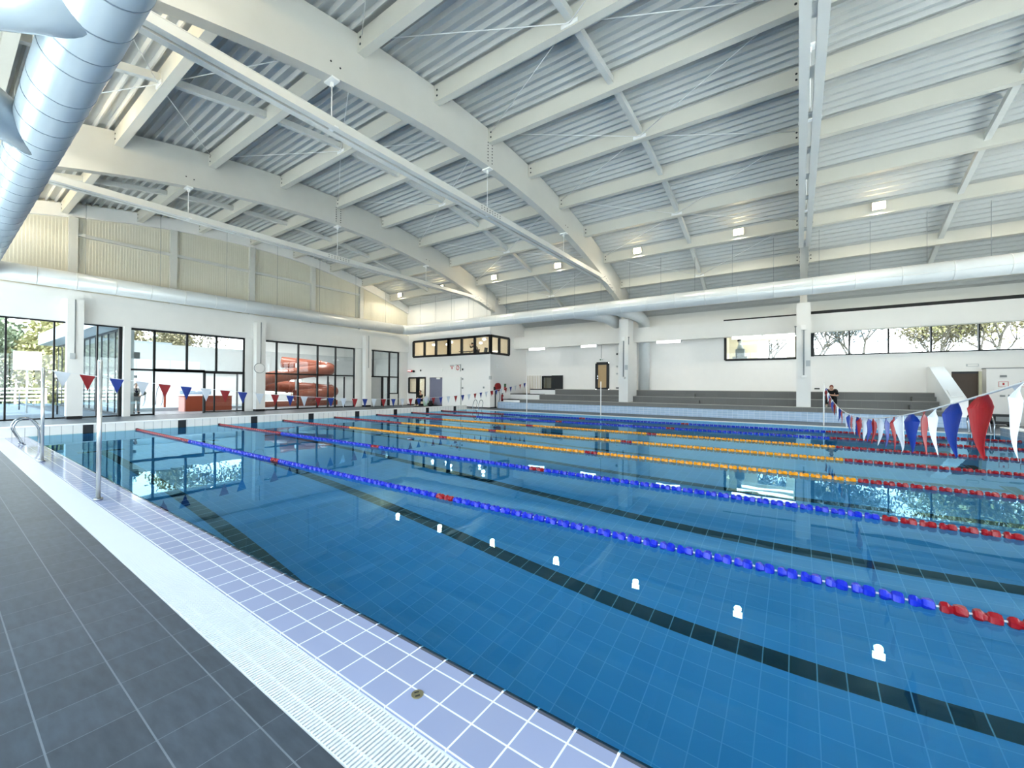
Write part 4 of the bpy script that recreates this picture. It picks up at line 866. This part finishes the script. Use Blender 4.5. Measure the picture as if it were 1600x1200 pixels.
for x, y, lab in ((-7.6, 24.2, 'glowing round lamp behind the first pane of the upper corner window'), (-6.3, 24.6, 'glowing round lamp behind the second pane of the upper corner window'), (-4.7, 23.4, 'glowing round lamp behind the third pane of the upper corner window'), (-1.0, 23.2, 'glowing round lamp behind the last pane of the upper corner window'), (-3.0, 25.2, 'glowing round lamp deep inside the upper viewing room')):
    t = thing('pendant_lamp', lab, 'lamp', (x, y, 5.3), 'lamps of the viewing room')
    mb = MB(); mb.ell((x, y, 5.32), (.14, .14, .09)); part(mb, 'shade', ROOMEM, t)
    l = bpy.data.lights.new('pendant_light', 'POINT'); l.energy = 14; l.color = (1, .93, .82); l.shadow_soft_size = .14
    lo = bpy.data.objects.new('pendant_light', l); COL.objects.link(lo); lo.parent = t; lo.location = (0, 0, -.28)
    mb = MB(); mb.cyl((x, y, 5.4), (x, y, 5.9), .01, 6); part(mb, 'cord', BLACK, t)
for x in (-7.5, -5.2):  # glowing strips added to brighten the rooms behind the wall
    t = thing('office_fill_lamp', 'added glowing fill strip inside the room behind the %s' % ('office window' if x < -6 else 'slate blue door'), 'lamp', (x, 24, 2.5))
    mb = MB(); mb.box(x - .5, x + .5, 24.0, 24.15, 2.5, 2.56); part(mb, 'diffuser', ROOMEM, t)
    l = bpy.data.lights.new('office_fill_light', 'AREA'); l.energy = 22; l.shape = 'RECTANGLE'; l.size = 1; l.size_y = .15; lo = bpy.data.objects.new('office_fill_light', l); COL.objects.link(lo); lo.parent = t; lo.location = (0, .07, -.02)
# things in the lit upper room
t = thing('statue_figure', 'grey seated bust like shape behind the lit window over the grandstand', 'statue', (16.1, 27.9, 3.1))
mb = MB(); mb.box(15.7, 16.5, 27.6, 28.2, 3.1, 3.62); mb.box(15.85, 16.35, 27.7, 28.1, 3.62, 4.1); part(mb, 'plinth', GREY, t)
mb = MB(); mb.tube([(16.1, 27.9, 4.1), (16.1, 27.9, 4.3), (16.1, 27.9, 4.5)], [.2, .14, .09], 14); mb.ell((16.08, 27.9, 4.6), (.12, .13, .14)); part(mb, 'bust', LGREY, t)
mb = MB(); mb.ell((16.06, 27.9, 4.66), (.13, .14, .11)); part(mb, 'dark_cap', BLACK, t)
for y, lab in ((28.2, 'long glowing lamp inside the lit upper room, beside its window'), (29.4, 'long glowing lamp inside the lit upper room, at its back')):
    mb = MB(); mb.box(15.9, 18.9, y - .05, y + .05, 4.85, 4.93); solo(mb, 'strip_lamp', ROOMEM, lab, 'lamp', (17.4, y, 4.85), 'lamps of the lit upper room')

# ================================================================ NEXT HALL AND OUTSIDE
mb = MB(); mb.box(-20.2, -9.0, 4.0, 27.0, -.25, 0); struct(mb, 'floor_next_hall', HALLF)
mb = MB(); wallbox(mb, 'x', -20.3, -20.0, 4.0, 27.0, -.25, 7.2, [(4.4, 14.2, 4.6, 6.6), (15.5, 19, .8, 2.2)]); mb.box(-20.0, -19.5, 4.2, 27, 2.75, 4.6, 1)
struct(mb, 'wall_next_hall', [WHITE, pm('pale_grey_bulkhead', 'C6C9C9', .6)])
mb = MB(); mb.box(-20.3, -9.0, 3.8, 27.0, 6.7, 7.0); mb.box(-20.3, -9.0, 26.9, 27.2, 0, 7); struct(mb, 'ceiling_next_hall', pm('next_hall_soffit', 'D5D7D5', .6))
mb = MB()
for y in (7.5, 11, 14.5, 18): mb.box(-19, -10, y, y + .25, 6.3, 6.7)
struct(mb, 'ceiling_next_hall_ribs', LGREY)
# glazed facade along the terrace
t = thing('window_11', 'glazed facade of the next hall running away along the terrace', None, (-9.2, 4.0, 0), kind='structure')
mb = MB(); x = -9.25
while x > -27.5: mb.box(x - .03, x + .03, 3.97, 4.03, 0, 4.45); x -= 1.5
mb.box(-27.4, -9.2, 3.94, 4.06, 0, .1); mb.box(-27.4, -9.2, 3.94, 4.06, 4.4, 4.5); part(mb, 'frame', FACB, t)
mb = MB(); mb.box(-27.4, -9.2, 3.99, 4.01, .1, 4.4); part(mb, 'pane', GLASS, t)
mb = MB(); mb.box(-27.6, -9.05, 3.0, 4.2, 4.5, 5.3); mb.box(-27.6, -20.3, 4.2, 9, 4.5, 4.8); struct(mb, 'roof_canopy', OUTW, 'white roof edge over the terrace facade')
# slide
t = thing('water_slide', 'terracotta spiral tube slide behind the glazed screen', 'slide', (-14, 15.5, 0))
def cat(P, n=8):
    P = [Vector(p) for p in P]; out = []
    for i in range(len(P) - 1):
        a, b, c, d = P[max(i - 1, 0)], P[i], P[i + 1], P[min(i + 2, len(P) - 1)]
        for k in range(n):
            u = k / n; out.append(.5 * ((2 * b) + (c - a) * u + (2 * a - 5 * b + 4 * c - d) * u * u + (3 * b - a - 3 * c + d) * u ** 3))
    return out + [P[-1]]
path = cat([(-16.2, 15.2, 3.55), (-15.2, 16.6, 3.4), (-14.2, 17.9, 3.2), (-13.4, 17.6, 2.95), (-13.3, 15.8, 2.7), (-13.4, 13.6, 2.3), (-13.7, 12.4, 1.95), (-14.6, 12.2, 1.75), (-15.0, 13.6, 1.6), (-14.9, 15.8, 1.45), (-14.6, 17.6, 1.3), (-13.6, 18.2, 1.15), (-13.0, 17.2, 1.0), (-13.0, 15.6, .85), (-13.05, 14.75, .8)], 6)
mb = MB(); mb.tube(path, .46, 18, caps=False); mb.tube(path, .43, 18, caps=False); part(mb, 'tube', SLIDE, t, fix=False)
mb = MB()
for i in range(4, len(path) - 1, 6):
    d = (path[i + 1] - path[i]).normalized() * .03; mb.tube([path[i] - d, path[i] + d], .52, 18)
part(mb, 'flange', SLIDE, t)
mb = MB(); mb.tube([path[-1], path[-1] + Vector((0, -.06, 0))], .52, 20, caps=False); part(mb, 'mouth_ring', pm('pink_ring', 'E5A090', .4), t)
mb = MB(); mb.box(-14.2, -13.0, 12.2, 18.3, 0, .4); part(mb, 'runout', SLIDE, t)
for y in (12.6, 15.4, 18.1): mb = MB(); mb.cyl((-14.1, y, 0), (-14.1, y, 3.4 if y == 15.4 else 1.9), .12, 12); part(mb, 'support_post', LGREY, t)
t = thing('reception_counter', 'orange laminate counter block inside the next hall', 'counter', (-11.5, 8.2, 0))
mb = MB(); mb.box(-12.0, -11.0, 7.15, 9.6, 0, .88); part(mb, 'carcass', ORANGE, t)
mb = MB(); mb.box(-12.0, -11.0, 7.1, 7.15, 0, .86); part(mb, 'end_panel', pm('pink_end_panel', 'E8A79C', .5), t)
mb = MB(); mb.box(-12.04, -10.98, 7.08, 9.62, .88, .92); part(mb, 'worktop', ORANGE, t)
mb = MB(); mb.box(-19.2, -12.6, 4.6, 11.2, 0, .18); mb.box(-18.9, -12.9, 4.9, 10.9, .18, .2, 1); solo(mb, 'shallow_pool', [OUTW, SHALLOW], 'white rimmed shallow pool inside the next hall', 'pool', (-15.5, 8, 0))
for k, y in enumerate((6.0, 6.9)):
    t = thing('grab_rail', 'tall looped steel grab rail by the shallow pool, %s' % ('beside the grey column' if k == 0 else 'beside the orange post'), 'rail', (-15, y, .2), 'grab rails of the shallow pool')
    mb = MB(); mb.tube(cat([(-15, y - .15, .18), (-15, y - .12, 1.0), (-15, y + .05, 1.55), (-15, y + .22, 1.1), (-15, y + .2, .5), (-15, y + .1, .18)], 4), .03, 8); part(mb, 'rail', CHROME, t)
mb = MB(); mb.cyl((-13.2, 6.75, .0), (-13.2, 6.75, 1.3), .06, 10); solo(mb, 'marker_post', ORANGE, 'slim orange post beside the shallow pool', 'post', (-13.2, 6.75, 0))
t = thing('spa_bench', 'pale blue steel bench standing in the shallow pool', 'bench', (-14.5, 8.6, .2))
mb = MB(); mb.tube([(-14.5, 7.9, 1.1), (-14.5, 9.6, 1.05)], .12, 10); part(mb, 'top_bar', BLUED, t)
mb = MB(); mb.tube([(-14.5, 7.9, .4), (-14.5, 9.4, .4)], .1, 10); mb.cyl((-14.5, 9.3, .2), (-14.5, 9.3, 1.05), .05, 8); part(mb, 'lower_bar', BLUED, t)
mb = MB(); mb.box(-10.35, -10.05, 4.35, 4.6, 0, 6.7); solo(mb, 'hall_column', LGREY, 'slim grey column just inside the next hall glazing', 'column', (-10.2, 4.5, 0))
for z, lab in ((3.0, 'upper grey speaker on the slim grey column'), (1.95, 'lower grey box on the slim grey column')):
    mb = MB(); mb.box(-10.3, -10.1, 4.6, 4.85 if z > 2.5 else 4.75, z, z + (.35 if z > 2.5 else .15)); solo(mb, 'box_speaker', GREY, lab, 'speaker', (-10.2, 4.7, z))
person('person in dark clothes standing behind the slim grey column, elbow out', (-10.75, 4.85, 0),
       dict(pelvis=(0, 0, .9), belly=(0, 0, 1.05), chest=(0, 0, 1.27), neck=(0, 0, 1.42), head=(0, 0, 1.47), shL=(0, .18, 1.34), elL=(.05, .40, 1.12), wrL=(.1, .2, .98), haL=(.1, .14, .96), shR=(0, -.18, 1.34), elR=(0, -.24, 1.08), wrR=(.08, -.2, .85), haR=(.09, -.19, .77),
            hiL=(0, .1, .86), knL=(.02, .1, .48), anL=(0, .1, .08), toL=(.16, .11, .035), hiR=(0, -.1, .86), knR=(.02, -.1, .48), anR=(0, -.1, .08), toR=(.16, -.11, .035)), trousers=pm('grey_cloth', '8E9092', .8), shoe=CLBLACK, sleeves=True, face=Vector((1, .2, 0)))
for y in (6.5, 10.5, 14.5, 18.5):  # glowing strips with area lights, added to brighten the next hall
    t = thing('hall_fill_lamp', 'added glowing fill strip under the next hall ceiling, %s from the terrace facade' % ORD[int((y - 6.5) / 4)], 'lamp', (-14, y, 6.16), 'fill strips added to the next hall')
    mb = MB(); mb.box(-17, -11.5, y, y + .14, 6.16, 6.24); part(mb, 'diffuser', ROOMEM, t)
    l = bpy.data.lights.new('hall_fill_light', 'AREA'); l.energy = 130; l.shape = 'RECTANGLE'; l.size = 5.5; l.size_y = .14; lo = bpy.data.objects.new('hall_fill_light', l); COL.objects.link(lo); lo.parent = t; lo.location = (-.25, .07, -.03)
    mb = MB()
    for xx in (-16, -12.5): mb.cyl((xx, y + .07, 6.24), (xx, y + .07, 6.7), .01, 6)
    part(mb, 'hanger', LGREY, t)
# terrace and ground
mb = MB()
for bx in ((-90, -9.2, -90, 110), (XF + .4, 90, -90, 110), (-9.2, XF + .4, -90, -4.7), (-9.2, XF + .4, 27.5, 110)): mb.box(*bx, -.6, -.3)
struct(mb, 'ground', pm('grass_ground', '50563F', .9, var=.2, scale=.5))
mb = MB(); mb.box(-34, -9.0, -30, 3.95, -.3, -.02); struct(mb, 'floor_terrace', PAVE)
mb = MB(); mb.box(-9, 45, -30, -4.6, -.3, -.02); mb.box(XF + .3, 45, -4.6, 40, -.3, -.02); struct(mb, 'floor_bounce_terrace', pm('white_bounce_paving', 'EDEBE6', .8))  # unseen white slab, added to bounce daylight up to the ceiling
t = thing('terrace_fence', 'white railing fence along the far edge of the terrace', 'fence', (-31, 0, 0))
for k in range(9): mb = MB(); y = -9 + 1.6 * k; mb.box(-31.05, -30.95, y - .05, y + .05, 0, 1.25); part(mb, 'post', WPAINT, t)
for z in (.25, .55, .85, 1.15): mb = MB(); mb.box(-31.03, -30.97, -9, 3.8, z, z + .12); part(mb, 'rail', WPAINT, t)
t = thing('terrace_gate_rail', 'low blue grey tubular railing on the terrace', 'railing', (-20, .5, 0))
for y in (-.6, .1, 1.5): mb = MB(); mb.cyl((-20, y, 0), (-20, y, 1.0), .03, 8); part(mb, 'post', FACB, t)
mb = MB(); mb.cyl((-20, -.6, 1.0), (-20, 1.5, 1.0), .03, 8); part(mb, 'top_rail', FACB, t)
t = thing('notice_board', 'blank white square board on a post outside on the terrace', 'board', (-15, 1.0, 0))
mb = MB(); mb.box(-15.04, -14.96, .85, 1.85, 2.35, 3.35); part(mb, 'panel', WPAINT, t)
mb = MB(); mb.cyl((-15.1, 1.35, 0), (-15.1, 1.35, 2.6), .04, 8); part(mb, 'post', LGREY, t)
t = thing('garden_shelter', 'small white topped shelter on dark posts outside on the terrace', 'shelter', (-20, 4.5, 0))
mb = MB(); mb.box(-13.4, -12.4, 2.1, 3.1, 1.95, 2.15); part(mb, 'canopy', WPAINT, t)
for y in (2.2, 3.0): mb = MB(); mb.cyl((-12.9, y, 0), (-12.9, y, 1.95), .035, 8); part(mb, 'post', DGREY, t)
# trees
def tree(lab, x, y, h, seed, bare, mt, spread=1.0, crown=.35, n=1500, leaf=.22):
    rn = random.Random(seed); t = thing('tree', lab, 'tree', (x, y, -.3), 'trees around the building')
    mb = MB(); tips = []
    def br(p, d, L, r, lev):
        q = p + d * L * .5 + Vector((rn.uniform(-1, 1), rn.uniform(-1, 1), 0)) * L * .05; e = p + d * L
        mb.tube([p, q, e], [r, r * .82, r * .62], 6 if lev < 2 else 3, caps=False); tips.append((e, lev))
        if lev >= (6 if bare else 3): return
        for k in range(3 if lev < 4 else 2):
            a = rn.uniform(0, 2 * math.pi); tl = rn.uniform(.3, .75) * spread; nd = (d + Vector((math.cos(a) * tl, math.sin(a) * tl, rn.uniform(-.05, .3)))).normalized()
            br(e - d * L * rn.uniform(0, .25), nd, L * rn.uniform(.6, .8), r * .58, lev + 1)
    br(Vector((x, y, -.3)), Vector((rn.uniform(-.05, .05), rn.uniform(-.05, .05), 1)), h * crown, h * (.014 if bare else .02), 0)
    part(mb, 'trunk', BARK, t, fix=False)
    n = int(n * (1.6 if bare else 1)); m2 = MB(); tp = [p for p, l in tips if l >= (2 if bare else 1)]
    for k in range(n):
        c = rn.choice(tp) + Vector((rn.gauss(0, .55), rn.gauss(0, .55), rn.gauss(0, .45))) * h * (.075 if bare else .11)
        a = Vector((rn.gauss(0, 1), rn.gauss(0, 1), rn.gauss(0, 1))).normalized(); b = a.orthogonal().normalized(); s = leaf * rn.uniform(.6, 1.3)
        m2.add([c - a * s, c + b * s * .5, c + a * s, c - b * s * .5], [(0, 1, 2, 3)])
    if n: part(m2, 'foliage', mt, t, kind='stuff', fix=False)
for k, (x, y, h, mt, lab) in enumerate(((-36, -2.5, 12, LEAFA, 'broad spring green tree beyond the terrace fence, first from the deck side'), (-38, 1.5, 13, LEAFB, 'duller green tree beyond the terrace fence behind the first glass bays'), (-35, 5.2, 11, LEAFA, 'yellowish leafy tree beyond the terrace fence beside the first white column'), (-37, -7.5, 12, LEAFB, 'green tree beyond the terrace fence at its far deck side'))):
    tree(lab, x, y, h, 11 + k, False, mt, 1.3, .2, 5200, .27)
for k, (x, y, h, n, lf, lab) in enumerate(((-40, 10, 14, 1800, LEAFC, 'bare branched tree beyond the terrace behind the facade mullions'), (-31, 15, 13, 2200, LEAFC, 'bare branched tree seen through the upper panes of the open glazed screen'), (-33, 25, 13, 1500, LEAFC, 'bare branched tree seen through the upper panes before the slide'), (-32, 20, 14, 2200, LEAFD, 'tall bare tree behind the next hall roof'),
    (16.5, 43, 13, 1500, LEAFD, 'bare tree hidden partly by the column between the high windows'), (20.0, 41, 14, 3200, LEAFD, 'blue grey twiggy tree behind the first pane of the high ribbon window'), (23.4, 42, 14, 2400, LEAFD, 'thin bare tree behind the second pane of the high ribbon window'), (27.2, 42, 12, 2600, LEAFC, 'budding tree behind the third pane of the high ribbon window'), (30.6, 41, 14, 3000, LEAFA, 'greenish trunked tree behind the fourth pane of the high ribbon window'), (34.6, 42, 14, 4200, LEAFC, 'leafy straw coloured tree behind the fifth pane of the high ribbon window'), (39.5, 43, 14, 3000, LEAFC, 'tree behind the end of the high ribbon window'))):
    tree(lab, x, y, h, 41 + k, True, lf, 1.15, .26, n, .15)
def bush(lab, x, y, rx, ry, h, mt, seed, n=5000):
    rn = random.Random(seed); t = thing('bush', lab, 'bush', (x, y, -.3), 'bushes beyond the terrace fence')
    mb = MB()
    for q in range(5): mb.tube([(x, y, -.3), (x + rn.uniform(-1, 1) * rx * .5, y + rn.uniform(-1, 1) * ry * .5, h * .6)], [.08, .03], 6)
    part(mb, 'stem', BARK, t); m2 = MB()
    for q in range(n):
        a = rn.uniform(0, 2 * math.pi); r = math.sqrt(rn.random()); z = rn.uniform(-.2, 1); w = (1 - max(0, z) ** 3) ** .5
        c = Vector((x + rx * r * w * math.cos(a) + rn.gauss(0, .15), y + ry * r * w * math.sin(a) + rn.gauss(0, .15), z * h * (1 - .25 * rn.random())))
        u = Vector((rn.gauss(0, 1), rn.gauss(0, 1), rn.gauss(0, 1))).normalized(); v = u.orthogonal().normalized(); sz = .2 * rn.uniform(.6, 1.4)
        m2.add([c - u * sz, c + v * sz * .5, c + u * sz, c - v * sz * .5], [(0, 1, 2, 3)])
    part(m2, 'foliage', mt, t, kind='stuff', fix=False)
bush('tall yellow green bush beyond the white fence, first from the deck side', -34, -4.5, 2.5, 2.6, 7.5, LEAFA, 3)
bush('tall dull green bush beyond the white fence behind the first glass bays', -35, .2, 2.5, 2.8, 9.0, LEAFB, 4)
bush('tall yellow green bush beyond the white fence beside the white notice board', -34, 4.6, 2.5, 2.4, 8.5, LEAFA, 5)
bush('tall straw coloured bush beyond the terrace end of the facade', -36, 9.2, 2.5, 2.6, 9.0, LEAFC, 6)
bush('dull green bush at the end of the terrace facade', -38, 13.6, 2.5, 2.4, 9.0, LEAFB, 7)
for ob in list(bpy.data.objects):
    if ob.users == 0: bpy.data.objects.remove(ob)
